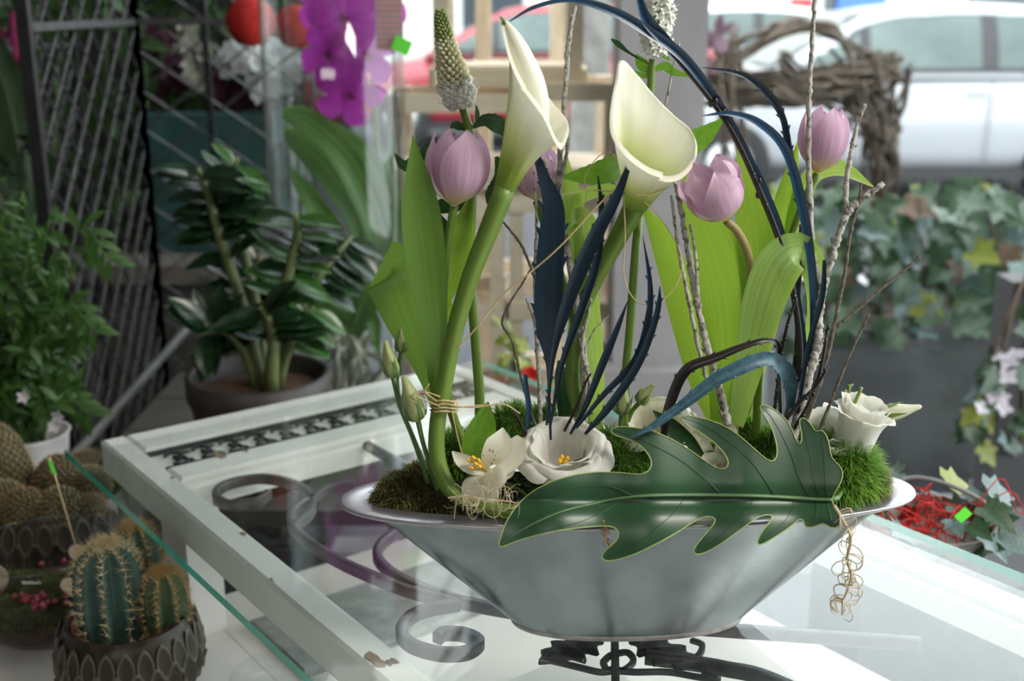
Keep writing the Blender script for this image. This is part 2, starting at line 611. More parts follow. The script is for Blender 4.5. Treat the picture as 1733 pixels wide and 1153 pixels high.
scroll([tsw(u, v) for u, v in ((1160, 1120), (1182, 1110), (1188, 1092), (1170, 1084))], .006, hgt=.005)
# feet that carry the door over the display table
for s_, w_ in ((.17, .06), (.17, .50), (1.5, .10), (1.5, .46)):
    f_ = MB().box(TT(s_, w_, (ZS + DZ0) / 2 - .002), (.09, .05, DZ0 - ZS - .004), Matrix.Rotation(_a, 3, 'Z')).build('support_block', M_board, None, smooth=False, off=TT(s_, w_, ZS))
    tag(f_, 'white block under the old door, ' + {(.17, .06): 'at the corner by the round cacti', (.17, .50): 'at the corner by the glass cylinder', (1.5, .10): 'at the bare end on the cactus side', (1.5, .46): 'at the bare end on the window side'}[(s_, w_)], 'block', 'blocks under the old door')

# the glass sheet
M_gl = thin_glass('table_glass', (.975, .992, .985), .045, .95)
M_gle = bpy.data.materials.new('green_glass_edge')
M_gle.use_nodes = True
_b = M_gle.node_tree.nodes['Principled BSDF']
_b.inputs['Base Color'].default_value = (.03, .42, .30, 1)
_b.inputs['Roughness'].default_value = .12
_b.inputs['Transmission Weight'].default_value = .15
GZ0, GZ1 = .8398, .850
mb = MB()
q = [(.036, -.062), (.036, .661), (1.80, .661), (1.80, -.062)]
mb.v.extend([TT(s_, w_, GZ1) for s_, w_ in q] + [TT(s_, w_, GZ0) for s_, w_ in q])
mb.face((0, 3, 2, 1)); mb.face((4, 5, 6, 7))
for fc in ((0, 1, 5, 4), (1, 2, 6, 5), (2, 3, 7, 6), (3, 0, 4, 7)):
    mb.face(fc, mi=0 if fc[0] == 0 else 1)
gt = mb.build('glass_sheet', [M_gl, M_gle], None, smooth=False, off=TT(.9, .3, GZ0))
tag(gt, 'large clear glass sheet with green edge lying on the old door', 'glass top')

# things seen below the glass
M_slab = mat('mottled_grey_slab', (.22, .235, .23), (.36, .375, .36), rough=.6, scale=45, bump=.1, lo=.3, hi=.7)
mb = MB()
tbeam(mb, .23, .40, .11, .43, ZS, ZS + .012, .004)
tag(mb.build('stone_slab', M_slab, None, smooth=False, off=TT(.16, .3, ZS)), 'mottled grey slab lying on the display table under the glass', 'slab')
mb = MB()
tbeam(mb, .62, 1.6, .26, .40, ZS + .002, ZS + .05, .006)
tag(mb.build('white_plank', M_board, None, smooth=False, off=TT(1.1, .33, ZS + .002)), 'white plank lying lengthwise under the glass', 'plank')
pc = PZ(475, 1160, ZS)
mb = MB()
mb.lathe([(.0, .002), (.040, .002), (.055, .012), (.062, .016), (.064, .015), (.056, .008), (.042, .0), (.0, .0)], pc + Vector((0, 0, .001)), 40)
tag(mb.build('glass_dish', thin_glass('dish_glass', (.97, .98, .98), .015, .5), None, off=pc), 'small clear glass dish on the display table', 'dish')
# ================================================================ zinc bowl
YC = 1.078
BC = Vector((.117, YC, GZ1 + .0006))
RZ = .9865
BROT = Matrix.Rotation(math.radians(3.0), 3, 'Z')
def bowl_ring(a, b, z, n=96, e=2.25):
    r = []
    for j in range(n):
        t = 2 * math.pi * j / n
        c_, s_ = math.cos(t), math.sin(t)
        p = Vector((a * math.copysign(abs(c_) ** (2 / e), c_), b * math.copysign(abs(s_) ** (2 / e), s_), 0))
        p = BROT @ p
        r.append(Vector((BC.x + p.x, BC.y + p.y, z)))
    return r
M_zinc = mat('zinc', (.215, .255, .275), (.27, .31, .33), rough=.26, scale=25, metal=.75, detail=6, bump=.03, bscale=220)
M_rim = mat('zinc_rim', (.36, .35, .385), (.44, .43, .46), rough=.30, scale=30, metal=.7, bump=.02, bscale=220)
bowl = thing('zinc_bowl', 'long oval grey zinc bowl holding the flower arrangement on the glass', 'bowl', BC)
z0 = BC.z
A_, B_ = .2857, .0805
rows = []
prof = [(.1150, .0475, 0), (.1175, .0500, .0015), (.1180, .0505, .004), (.1235, .0525, .0085), (.2440, .0735, .117), (.2705, .0775, .1325)]
for a, b, h in prof:
    rows.append(bowl_ring(a, b, z0 + h))
mb = MB(); mb.grid(rows, True)
i = len(mb.v); mb.v.append(Vector((BC.x, BC.y, z0)))
for j in range(96):
    mb.face([i, (j + 1) % 96, j])
mb.build('body', M_zinc, bowl)
rows = [bowl_ring(a, b, z) for a, b, z in ((A_ - .016, B_ - .0045, RZ - .005), (A_ - .001, B_ - .0005, RZ - .004), (A_, B_, RZ - .0022), (A_ - .0006, B_ - .0004, RZ - .0004), (A_ - .002, B_ - .0015, RZ),
                                         (A_ - .028, B_ - .0255, RZ - .0005), (A_ - .0292, B_ - .0265, RZ - .002), (A_ - .0292, B_ - .0265, RZ - .006))]
mb = MB(); mb.grid(rows, True); mb.build('rim', M_rim, bowl)
rows = [bowl_ring(A_ - .030, B_ - .027, RZ - .006), bowl_ring(.225, .050, z0 + .105), bowl_ring(.12, .04, z0 + .012)]
mb = MB(); mb.grid(rows, True); mb.build('inner_wall', mat('zinc_inside', (.12, .12, .12), rough=.5, metal=.5), bowl)
rows = [bowl_ring(.1182, .0507, z0 + .0), bowl_ring(.1192, .0517, z0 + .003), bowl_ring(.1200, .0522, z0 + .0045), bowl_ring(.1192, .0517, z0 + .006)]
mb = MB(); mb.grid(rows, True); mb.build('base_seam', mat('zinc_seam', (.25, .25, .25), (.40, .39, .38), rough=.5, scale=90, metal=.6), bowl)
# soil
R = random.Random(2)
def inner_r(t, k):
    """point at fraction k of the soil outline in direction t"""
    a, b, e = .238, .0480, 2.25
    c_, s_ = math.cos(t), math.sin(t)
    p = BROT @ Vector((a * k * math.copysign(abs(c_) ** (2 / e), c_), b * k * math.copysign(abs(s_) ** (2 / e), s_), 0))
    return Vector((BC.x + p.x, BC.y + p.y, 0))
rows = []
for k in (1, .9, .75, .55, .3, .02):
    row = []
    for j in range(72):
        p = inner_r(2 * math.pi * j / 72, k)
        p.z = .966 + .012 * (1 - k * k) + .005 * noise.noise(p * 90)
        row.append(p)
    rows.append(row)
mb = MB(); mb.grid(rows, True)
tag(mb.build('potting_soil', mat('dark_soil', (.012, .010, .007), (.035, .026, .016), rough=.95, scale=150, bump=.8, bscale=300), None, off=Vector((BC.x, BC.y, .966))),
    'dark potting soil filling the zinc bowl', 'soil')
SOILZ = .968

def Q(u, v, dy=0.0):
    return P(u, v, YC + dy)
S = 1 / 1710.0      # metres per pixel of the photograph at the bowl
def path(pts):
    return [Q(*p) for p in pts]
def root(pts):
    """Empty position: the foot of a stem"""
    return Q(*pts[-1])

# ---------------------------------------------------------------- moss and green dianthus
def tufts(mb, pos, nrm, L, w_, R, n=1, spread=.6):
    for _ in range(n):
        d = (nrm + rnd_dir(R) * spread).normalized()
        l = L * R.uniform(.6, 1.15)
        sd = perp(d + rnd_dir(R) * .3)
        droop = Vector((0, 0, -.18 * l))
        i = len(mb.v)
        mb.v.extend([pos - sd * w_, pos + sd * w_, pos + d * l * .55 + sd * w_ * .8, pos + d * l * .55 - sd * w_ * .8, pos + d * l + droop])
        mb.face((i, i + 1, i + 2, i + 3), [(0, 0), (1, 0), (1, .5), (0, .5)])
        mb.face((i + 3, i + 2, i + 4), [(0, .5), (1, .5), (.5, 1)])
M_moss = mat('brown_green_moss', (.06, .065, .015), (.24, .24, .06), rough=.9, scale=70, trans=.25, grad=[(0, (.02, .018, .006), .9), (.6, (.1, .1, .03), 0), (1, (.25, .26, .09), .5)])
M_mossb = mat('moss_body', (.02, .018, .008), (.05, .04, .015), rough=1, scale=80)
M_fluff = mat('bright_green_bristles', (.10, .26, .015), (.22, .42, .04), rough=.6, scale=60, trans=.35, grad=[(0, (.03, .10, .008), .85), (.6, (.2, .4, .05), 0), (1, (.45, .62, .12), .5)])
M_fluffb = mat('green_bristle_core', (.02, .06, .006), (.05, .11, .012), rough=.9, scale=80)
def cushion(name, label, cat, lumps, L, w_, count, mt, mb_mat, seed, group=None):
    R = random.Random(seed)
    c = Vector(lumps[0][0]); c.z = SOILZ
    t = thing(name, label, cat, c, group)
    core, br = MB(), MB()
    tot = sum(r[0] * r[1] + r[0] * r[2] + r[1] * r[2] for _, r in lumps)
    for p, r in lumps:
        p = Vector(p)
        core.ball(p, r, 16, 9, None, lambda d: 1 + .12 * noise.noise(d * 3 + p * 40))
        k = int(count * (r[0] * r[1] + r[0] * r[2] + r[1] * r[2]) / tot)
        for _ in range(k):
            d = rnd_dir(R, .35)
            pos = p + Vector((d.x * r[0], d.y * r[1], d.z * r[2])) * R.uniform(.85, 1.0)
            if pos.z < SOILZ - .01:
                continue
            nn = Vector((d.x / r[0], d.y / r[1], d.z / r[2])).normalized()
            tufts(br, pos, nn, L, w_, R, 1)
    core.build('core', mb_mat, t)
    br.build('bristles', mt, t, kind='stuff')
    return t
cushion('moss_clump', 'olive brown moss clump heaped at the dark end of the zinc bowl', 'moss',
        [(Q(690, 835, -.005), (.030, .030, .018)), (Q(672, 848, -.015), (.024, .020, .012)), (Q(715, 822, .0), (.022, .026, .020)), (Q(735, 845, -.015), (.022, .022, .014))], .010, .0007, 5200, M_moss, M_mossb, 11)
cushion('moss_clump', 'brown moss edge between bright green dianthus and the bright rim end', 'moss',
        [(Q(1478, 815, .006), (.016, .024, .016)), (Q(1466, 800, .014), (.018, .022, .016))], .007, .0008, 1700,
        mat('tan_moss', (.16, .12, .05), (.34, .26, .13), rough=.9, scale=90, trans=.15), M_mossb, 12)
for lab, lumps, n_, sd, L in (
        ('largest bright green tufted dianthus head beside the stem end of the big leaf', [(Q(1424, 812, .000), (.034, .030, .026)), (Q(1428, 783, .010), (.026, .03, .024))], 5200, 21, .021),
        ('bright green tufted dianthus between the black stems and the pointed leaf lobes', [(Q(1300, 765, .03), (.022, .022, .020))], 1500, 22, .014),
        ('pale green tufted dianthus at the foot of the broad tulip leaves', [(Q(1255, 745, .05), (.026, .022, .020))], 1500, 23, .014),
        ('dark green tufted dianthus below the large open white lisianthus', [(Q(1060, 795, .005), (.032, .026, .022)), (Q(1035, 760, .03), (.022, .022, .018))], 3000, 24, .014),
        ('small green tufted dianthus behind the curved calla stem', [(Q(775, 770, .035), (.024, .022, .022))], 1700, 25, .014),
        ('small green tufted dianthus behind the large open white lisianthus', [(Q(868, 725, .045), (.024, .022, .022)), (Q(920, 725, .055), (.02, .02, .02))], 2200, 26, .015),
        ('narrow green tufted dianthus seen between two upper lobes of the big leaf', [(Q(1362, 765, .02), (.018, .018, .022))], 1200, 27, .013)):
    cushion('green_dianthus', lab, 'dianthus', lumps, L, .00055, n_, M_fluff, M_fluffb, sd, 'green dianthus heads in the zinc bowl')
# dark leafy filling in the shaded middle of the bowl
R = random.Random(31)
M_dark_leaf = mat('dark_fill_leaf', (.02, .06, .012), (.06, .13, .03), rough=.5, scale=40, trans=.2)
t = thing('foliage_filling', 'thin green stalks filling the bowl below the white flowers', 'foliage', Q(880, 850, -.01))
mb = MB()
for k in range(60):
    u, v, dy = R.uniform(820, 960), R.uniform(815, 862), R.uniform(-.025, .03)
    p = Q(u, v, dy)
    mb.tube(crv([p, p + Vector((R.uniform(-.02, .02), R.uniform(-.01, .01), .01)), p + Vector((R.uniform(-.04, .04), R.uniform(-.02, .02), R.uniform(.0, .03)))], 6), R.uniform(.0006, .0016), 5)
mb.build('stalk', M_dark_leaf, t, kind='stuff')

# ================================================================ materials of the flowers
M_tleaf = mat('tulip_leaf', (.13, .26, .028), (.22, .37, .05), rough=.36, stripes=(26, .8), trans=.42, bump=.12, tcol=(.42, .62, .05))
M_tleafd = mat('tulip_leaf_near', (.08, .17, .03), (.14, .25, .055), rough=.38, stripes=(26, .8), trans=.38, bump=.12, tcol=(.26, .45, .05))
M_tleafp = mat('tulip_leaf_pale', (.20, .36, .07), (.38, .54, .20), rough=.38, stripes=(18, .6), trans=.38, bump=.12, tcol=(.50, .68, .10))
M_tul = mat('mauve_petal', (.58, .34, .50), (.74, .52, .65), rough=.42, stripes=(22, .8), trans=.32, bump=.06,
            grad=[(0, (.72, .58, .14), 1), (.14, (.70, .52, .28), .75), (.34, (.6, .36, .5), 0), (1, (.84, .62, .76), .45)], sheen=.1)
M_calla = mat('cream_spathe', (.86, .85, .66), (.92, .91, .78), rough=.40, stripes=(40, .7), trans=.24, bump=.05,
              grad=[(0, (.15, .27, .03), 1), (.16, (.30, .40, .05), 1), (.36, (.66, .70, .26), .85), (.66, (.84, .84, .60), .25), (1, (.9, .89, .74), 0)])
M_calla_in = mat('cream_roll', (.86, .85, .68), (.92, .91, .78), rough=.40, stripes=(30, .7), trans=.15, bump=.05)
M_stem = mat('green_stem', (.11, .20, .025), (.18, .28, .05), rough=.40, stripes=(6, .6), bump=.05, sss=.05)
M_stemd = mat('dark_green_stem', (.06, .13, .03), (.10, .19, .05), rough=.45, stripes=(6, .6))
M_stemb = mat('bronze_stem', (.24, .19, .06), (.33, .27, .10), rough=.45, stripes=(6, .6))
M_wpet = mat('white_petal', (.80, .79, .74), (.88, .87, .83), rough=.5, stripes=(14, .8), trans=.30, bump=.10, tcol=(.9, .9, .78))
M_cpet = mat('cream_petal', (.78, .75, .62), (.86, .84, .74), rough=.5, stripes=(14, .8), trans=.3, bump=.08, tcol=(.9, .86, .6))
M_yel = mat('orange_yellow_pollen', (.75, .42, .02), (.85, .58, .06), rough=.7, scale=200)
M_bud = mat('pale_green_bud', (.30, .37, .12), (.48, .52, .26), rough=.45, stripes=(9, .7), trans=.15)
M_gleaf = mat('fresh_green_leaf', (.08, .20, .015), (.14, .29, .035), rough=.35, stripes=(5, 9), trans=.32, bump=.12, tcol=(.25, .5, .03))
M_gleafd = mat('deep_green_leaf', (.02, .065, .02), (.04, .10, .03), rough=.35, stripes=(5, 9), trans=.15, bump=.12)
M_blue = mat('petrol_blue_leaf', (.004, .018, .036), (.008, .032, .058), rough=.34, stripes=(5, 1.2), bump=.15, spec=.6)
M_blueb = mat('bright_blue_leaf', (.006, .045, .11), (.012, .075, .16), rough=.30, stripes=(5, 1.2), bump=.15, spec=.7)
M_blueg = mat('grey_blue_leaf', (.018, .07, .11), (.05, .13, .17), rough=.42, scale=120, bump=.2, spec=.5)
M_blk = mat('black_stem', (.008, .007, .008), (.024, .016, .012), rough=.32, scale=60, bump=.2, spec=.6)
M_lich = mat('lichen_bark', (.46, .44, .40), (.15, .13, .11), rough=.9, scale=170, bump=.9, bscale=300, lo=.48, hi=.66)
M_lichb = mat('brown_twig_bark', (.20, .165, .13), (.09, .07, .055), rough=.9, scale=190, bump=.9, bscale=300)
M_raff = mat('raffia', (.50, .36, .17), (.62, .48, .27), rough=.75, scale=80)

# ================================================================ tulips
def petal(mb, c, ax, ref, ang, L, Wd, r_prof, spread, curl=0, tip=1.0, n=18, nx=10):
    """one tulip petal; r_prof gives distance from the axis along its height"""
    M = basis(ax, ref)
    rows = []
    prof = cr([(x,) for x in r_prof], n + 1)
    wpr = cr([(x,) for x in (.28, .60, .86, 1.0, .98, .80, .46, .03)], n + 1)
    for i in range(n + 1):
        t = i / n
        r = prof[i][0]
        wd = Wd * wpr[i][0]
        row = []
        for j in range(nx + 1):
            x = 2 * j / nx - 1
            da = x * wd / max(r, .55 * Wd)
            rr = r * (1 + .085 * abs(x) ** 3) + .0022 * (1 - x * x) * math.sin(math.pi * t) - .0008 * math.exp(-(x / .12) ** 2) * t
            p = Vector((math.cos(ang + da) * rr, math.sin(ang + da) * rr, L * t))
            row.append(c + M @ p)
        rows.append(row)
    mb.grid(rows)
def tulip(label, base, top, width, dyb, dyt, stem, leaves, seed, ref=None, openp=1.0, ls=None, stem_mat=None):
    b, tp = Q(*base, dyb), Q(*top, dyt)
    ax = tp - b
    L = ax.length
    ft = Q(*stem[-1]); ft.z = SOILZ
    t = thing('tulip', label, 'tulip', ft, 'mauve tulips in the zinc bowl')
    Rr = width * S / 2 * .88
    R = random.Random(seed)
    M0 = ref or (CAM - b)
    for k in range(6):
        inner = k >= 3
        ang = (k % 3) * 2 * math.pi / 3 + (math.pi / 3 if inner else 0) + .35 + R.uniform(-.08, .08)
        rs = (.80 if inner else 1.0) * Rr * R.uniform(.96, 1.04)
        prof = [.12 * rs, .60 * rs, .86 * rs, .98 * rs, 1.0 * rs, .97 * rs * openp, .88 * rs * openp, (.66 if inner else .74) * rs * openp]
        mb = MB()
        petal(mb, b, ax, M0, ang, L * ((.98 if inner else 1.02) * R.uniform(.92, 1.05)), Rr * (.72 if inner else .84), prof, 0)
        mb.build('petal', M_tul, t)
    pts = path(stem)
    pts[0] = b - ax.normalized() * .001
    pts[-1] = ft - Vector((0, 0, .02))
    MB().tube(crv(pts, 28), [.0042, .0040, .0044, .0048], 10).build('stem', stem_mat or M_stem, t)
    for lf in leaves:
        pp, wd = lf[0], lf[1]
        kw = lf[2] if len(lf) > 2 else {}
        kw = dict(kw)
        m = kw.pop('m', M_tleaf)
        mb = MB()
        mb.blade(path(pp), [x * S for x in wd], n=kw.pop('n', 26), nx=8, **kw)
        mb.build('leaf', m, t)
    return t
tulip('mauve tulip below the dense white veronica spike, with three broad leaves', (769, 347), (779, 221), 106, -.012, -.010,
      [(769, 347, -.012), (757, 420, -.012), (750, 520, -.008), (752, 620, 0), (765, 700, .01), (792, 775, .01), (800, 815, .01)],
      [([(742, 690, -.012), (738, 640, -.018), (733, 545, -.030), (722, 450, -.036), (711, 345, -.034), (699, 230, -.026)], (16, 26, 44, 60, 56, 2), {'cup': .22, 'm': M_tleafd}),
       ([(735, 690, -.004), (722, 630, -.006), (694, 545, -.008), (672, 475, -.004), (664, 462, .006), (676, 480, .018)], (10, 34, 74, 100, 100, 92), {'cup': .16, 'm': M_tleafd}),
       ([(752, 655, .006), (756, 590, .008), (754, 520, .008), (748, 470, .012)], (6, 20, 24, 3), {'cup': .3}),
       ([(757, 520, .0), (766, 460, .006), (784, 390, .012), (797, 330, .016)], (6, 34, 38, 4), {'cup': .3})], 1)
tulip('mauve tulip half hidden behind the tall rolled calla', (908, 338), (903, 255), 92, .045, .045,
      [(908, 338, .045), (935, 420, .045), (965, 520, .045), (985, 620, .04), (990, 700, .04), (990, 800, .04)],
      [([(1008, 725, .04), (1007, 640, .04), (997, 540, .04), (982, 440, .045), (968, 350, .05), (958, 262, .055)], (26, 32, 40, 46, 40, 3), {'cup': .35, 'm': M_tleafp}),
       ([(962, 690, .05), (968, 600, .05), (984, 500, .045), (996, 430, .035), (985, 372, .025), (968, 365, .012)], (10, 20, 38, 46, 40, 22), {'cup': .3, 'm': M_tleafp}),
       ([(985, 480, .05), (965, 400, .06), (975, 340, .06), (1030, 320, .055), (1062, 330, .05)], (20, 26, 24, 18, 3), {'cup': .3, 'm': M_tleafp})], 2)
tulip('opening mauve tulip nodding beside the wide open calla', (1228, 372), (1190, 278), 98, .0, -.012,
      [(1228, 372, .0), (1250, 395, .0), (1268, 440, .004), (1268, 510, .01), (1258, 600, .02), (1245, 680, .03), (1240, 800, .03)],
      [([(1222, 715, .02), (1236, 600, .03), (1232, 500, .04), (1210, 420, .045), (1185, 360, .048), (1155, 285, .05)], (40, 74, 96, 96, 70, 3), {'cup': .18}),
       ([(1226, 722, .035), (1196, 640, .045), (1165, 540, .05), (1140, 460, .05), (1115, 395, .05), (1086, 345, .05)], (44, 62, 60, 50, 34, 2), {'cup': .22}),
       ([(1262, 700, .03), (1276, 600, .035), (1284, 500, .04), (1284, 410, .045), (1272, 330, .05), (1249, 252, .055)], (14, 30, 56, 70, 56, 2), {'cup': .25})], 3, openp=1.18, stem_mat=M_stemb)
tulip('mauve tulip held highest, against the white car', (1384, 292), (1404, 180), 84, .03, .035,
      [(1384, 292, .03), (1360, 345, .03), (1330, 430, .03), (1300, 540, .03), (1285, 640, .03), (1280, 800, .03)],
      [([(1245, 720, .005), (1268, 620, .0), (1290, 520, -.004), (1318, 450, -.008), (1352, 425, .0), (1376, 455, .018), (1380, 520, .03), (1358, 590, .035)], (26, 46, 66, 72, 58, 40, 26, 2), {'cup': .25, 'm': M_tleafp}),
       ([(1278, 715, .04), (1282, 640, .045), (1300, 540, .05), (1318, 440, .055), (1330, 350, .06), (1350, 240, .065)], (14, 20, 38, 52, 44, 2), {'cup': .3}),
       ([(1315, 520, .05), (1340, 430, .055), (1352, 360, .06), (1372, 300, .06), (1420, 284, .05), (1478, 316, .045)], (20, 34, 36, 30, 26, 2), {'cup': .3, 'm': M_tleafp})], 4)

# ================================================================ calla lilies
def calla(label, base, axis_to, rim, r0, stem, stem_r, ctrl=.55, ctrl_r=.9, roll=None, hook=None):
    """spathe lofted from the stem's end to its rolled rim"""
    b = Q(*base)
    ax = (Q(*axis_to) - b).normalized()
    ft = Q(*stem[-1])
    t = thing('calla_lily', label, 'calla lily', ft, 'cream calla lilies in the zinc bowl')
    n, m = 72, 26
    rm = crv([Q(*p) for p in rim], n)
    M = basis(ax, rm[0] - b)
    rows = []
    cen = sum(rm, Vector()) / n
    grid_rows = [[] for _ in range(m + 1)]
    for j in range(n):
        rp = rm[j]
        d = rp - b
        h = d.dot(ax)
        rad = d - ax * h
        a0 = rad.normalized() if rad.length > 1e-6 else perp(ax)
        p0 = b + a0 * r0
        p1 = b + ax * (h * ctrl) + a0 * max(r0, rad.length * ctrl_r * .45)
        p1b = b + ax * (h * .82) + a0 * rad.length * ctrl_r * .72
        out = a0 * .004 - ax * .001
        for i in range(m + 1):
            s_ = i / m
            q0 = p0 * (1 - s_) ** 3 + p1 * 3 * s_ * (1 - s_) ** 2 + p1b * 3 * s_ * s_ * (1 - s_) + rp * s_ ** 3
            q0 = q0 + a0 * (.0015 * math.sin(j * .9) * s_ * (1 - s_))
            grid_rows[i].append(q0)
    # rolled lip
    lip = []
    for j in range(n):
        a0 = (rm[j] - cen).normalized()
        lip.append(rm[j] + a0 * .0032 - ax * .0030)
    grid_rows.append(lip)
    mb = MB(); mb.grid(grid_rows)
    mb.build('spathe', M_calla, t)
    if roll:
        MB().tube(crv(path(roll[0]), 30), [x * S for x in roll[1]], 18).build('rolled_margin', M_calla_in, t)
    if hook:
        MB().tube(crv(path(hook), 12), [.0016, .0014, .0008, .0003], 8).build('tip', M_stem, t)
    pts = path(stem)
    pts[0] = b + ax * .003
    MB().tube(crv(pts, 60), [x * .88 for x in stem_r], 14).build('stem', M_stem, t)
    return t
calla('tall tightly rolled cream calla with a hooked green tip and long curling stem', (853, 322, -.022), (905, 180, -.022),
      [(890, 148, -.050), (872, 112, -.046), (861, 78, -.038), (853, 36, -.026), (872, 52, -.010), (893, 92, .000), (912, 138, .006), (934, 172, .006), (958, 200, .0), (961, 216, -.014), (950, 242, -.034), (938, 228, -.050), (922, 192, -.056), (902, 164, -.056), (886, 144, -.052)],
      .0094, [(853, 322, -.022), (828, 388, -.022), (796, 470, -.022), (770, 560, -.022), (752, 650, -.024), (740, 720, -.028), (741, 780, -.034), (760, 826, -.042), (800, 852, -.050), (860, 868, -.056), (930, 872, -.056), (1000, 856, -.040), (1080, 800, .022), (1150, 776, .028), (1215, 756, .03), (1262, 768, .03), (1290, 800, .02)],
      [.0112, .0106, .0098, .0094, .0090, .0090, .0092, .0094, .0096, .0098, .0098, .0095, .0095, .0095, .009, .008, .006],
      roll=([(918, 222, -.020), (908, 180, -.022), (896, 140, -.026), (881, 96, -.028), (868, 64, -.028), (858, 44, -.027), (854, 36, -.026)], (10, 20, 23, 18, 12, 6, 3)),
      hook=[(856, 44, -.028), (852, 34, -.030), (847, 29, -.032), (850, 38, -.034)])
calla('wide open cream calla with a pointed tip, facing the window pillar', (1074, 352, .012), (1098, 250, .0),
      [(1122, 292, -.036), (1096, 282, -.040), (1064, 258, -.040), (1041, 226, -.032), (1038, 190, -.018), (1045, 140, .0), (1053, 102, .012), (1078, 126, .024), (1108, 162, .034), (1142, 196, .038), (1168, 218, .034), (1177, 244, .020), (1170, 272, .004), (1152, 292, -.014), (1130, 298, -.026), (1106, 292, -.028)],
      .0110, [(1074, 352, .012), (1052, 392, .014), (1022, 446, .018), (990, 512, .022), (972, 580, .026), (970, 650, .03), (985, 720, .03), (985, 800, .03)],
      [.0125, .0105, .0095, .0085, .0085, .0085, .0085, .0085], ctrl=.5, ctrl_r=1.28)
# hooked green tip of the rolled calla
# ================================================================ white lisianthus
def lisi_petal(c, M, ang, R0, H, wid, curl, seed, n=18, nx=22, ruf=.08):
    """overlapping cup petal; curl lets the rim roll outwards"""
    R = random.Random(seed)
    ph = [R.uniform(0, 6) for _ in range(4)]
    rp = cr([(.10, 0), (.48, .06), (.66, .26), (.70, .55), (.76, .82), (.92 + .06 * curl, .98 - .02 * curl), (1.06 + .12 * curl, .97 - .22 * curl)], n + 1)
    rows = []
    for i in range(n + 1):
        t = i / n
        row = []
        for j in range(nx + 1):
            x = 2 * j / nx - 1
            tt = t * (1 - .10 * abs(x) ** 4)
            k = min(int(tt * n), n - 1)
            f = tt * n - k
            r = lerp(rp[k][0], rp[k + 1][0], f) * R0
            z = lerp(rp[k][1], rp[k + 1][1], f) * H
            r *= 1 + .07 * x                      # one edge tucks under the next petal
            e = ss(.6, 1, t)
            z += e * ruf * R0 * (math.sin(x * 6 + ph[0]) * .6 + math.sin(x * 15 + ph[1]) * .22 + math.sin(x * 29 + ph[3]) * .08)
            r += e * ruf * R0 * (math.sin(x * 8 + ph[2]) * .5 + math.sin(x * 19 + ph[0]) * .18)
            a = ang + x * wid * (.75 + .25 * math.sin(math.pi * min(1, t * .8)))
            row.append(c + M @ Vector((math.cos(a) * r, math.sin(a) * r, z)))
        rows.append(row)
    mb = MB(); mb.grid(rows)
    return mb
def lisianthus(label, c, ax, R0, H, layers, seed, stem, per=4, m=None, wid=1.15, ruf=.08, centre=True):
    c = Q(*c)
    ax = Vector(ax).normalized()
    M = basis(ax)
    ft = Q(*stem[-1]); ft.z = SOILZ
    t = thing('lisianthus', label, 'lisianthus', ft, 'white lisianthus flowers in the zinc bowl')
    R = random.Random(seed)
    for li, (cu, sc_, hh) in enumerate(layers):
        for k in range(per):
            a = 2 * math.pi * k / per + li * .8 + R.uniform(-.12, .12)
            lisi_petal(c, M, a, R0 * sc_, H * hh, wid, cu, seed * 50 + li * 10 + k, ruf=ruf).build('petal', m or M_wpet, t)
    if centre:
        mb = MB()
        for k in range(4):
            a = k * 1.57 + .4
            mb.ball(c + M @ Vector((math.cos(a) * .004, math.sin(a) * .004, H * .48)), (.0024, .0024, .0036), 8, 5)
        mb.tube([c, c + ax * H * .45], .0025, 8)
        mb.build('stamen', M_yel, t)
    pts = [c - ax * .002] + path(stem)
    pts[-1] = ft - Vector((0, 0, .015))
    MB().tube(crv(pts, 20), .0026, 8).build('stem', M_stemd, t)
    return t
lisianthus('largest fully open white lisianthus with a yellow centre at the front', (955, 806, -.006), (-.06, -.42, 1), .0385, .044,
           [(-.2, .80, 1.0), (.5, .98, .99), (1.0, 1.06, .92)], 5, [(955, 818, -.01), (957, 835, .0), (958, 850, .01)], per=3, wid=1.35, ruf=.075)
lisianthus('open white lisianthus half hidden behind the black curved leaves', (1112, 765, .045), (-.1, -.35, 1), .036, .044,
           [(-.2, .8, 1.0), (.4, 1.0, .96), (.9, 1.06, .9)], 6, [(1112, 775, .05), (1112, 790, .05)], per=3, wid=1.35, ruf=.09, m=M_cpet)
lisianthus('cupped white lisianthus by the bright end of the bowl', (1424, 792, .014), (.26, -.1, 1),   .0300, .066,
           [(-.7, .66, 1.0), (-.5, .84, 1.02), (-.1, .95, .97)], 7, [(1424, 800, .014), (1426, 808, .012)], per=3, wid=1.4, ruf=.10, centre=False)
lisianthus('low ragged white lisianthus tucked behind the big leaf', (1398, 772, .034), (-.15, -.40, 1), .031, .042,
           [(-.2, .8, 1.0), (.5, 1.0, .96)], 8, [(1398, 785, .034), (1400, 808, .03)], per=3, wid=1.35, ruf=.13, centre=False)

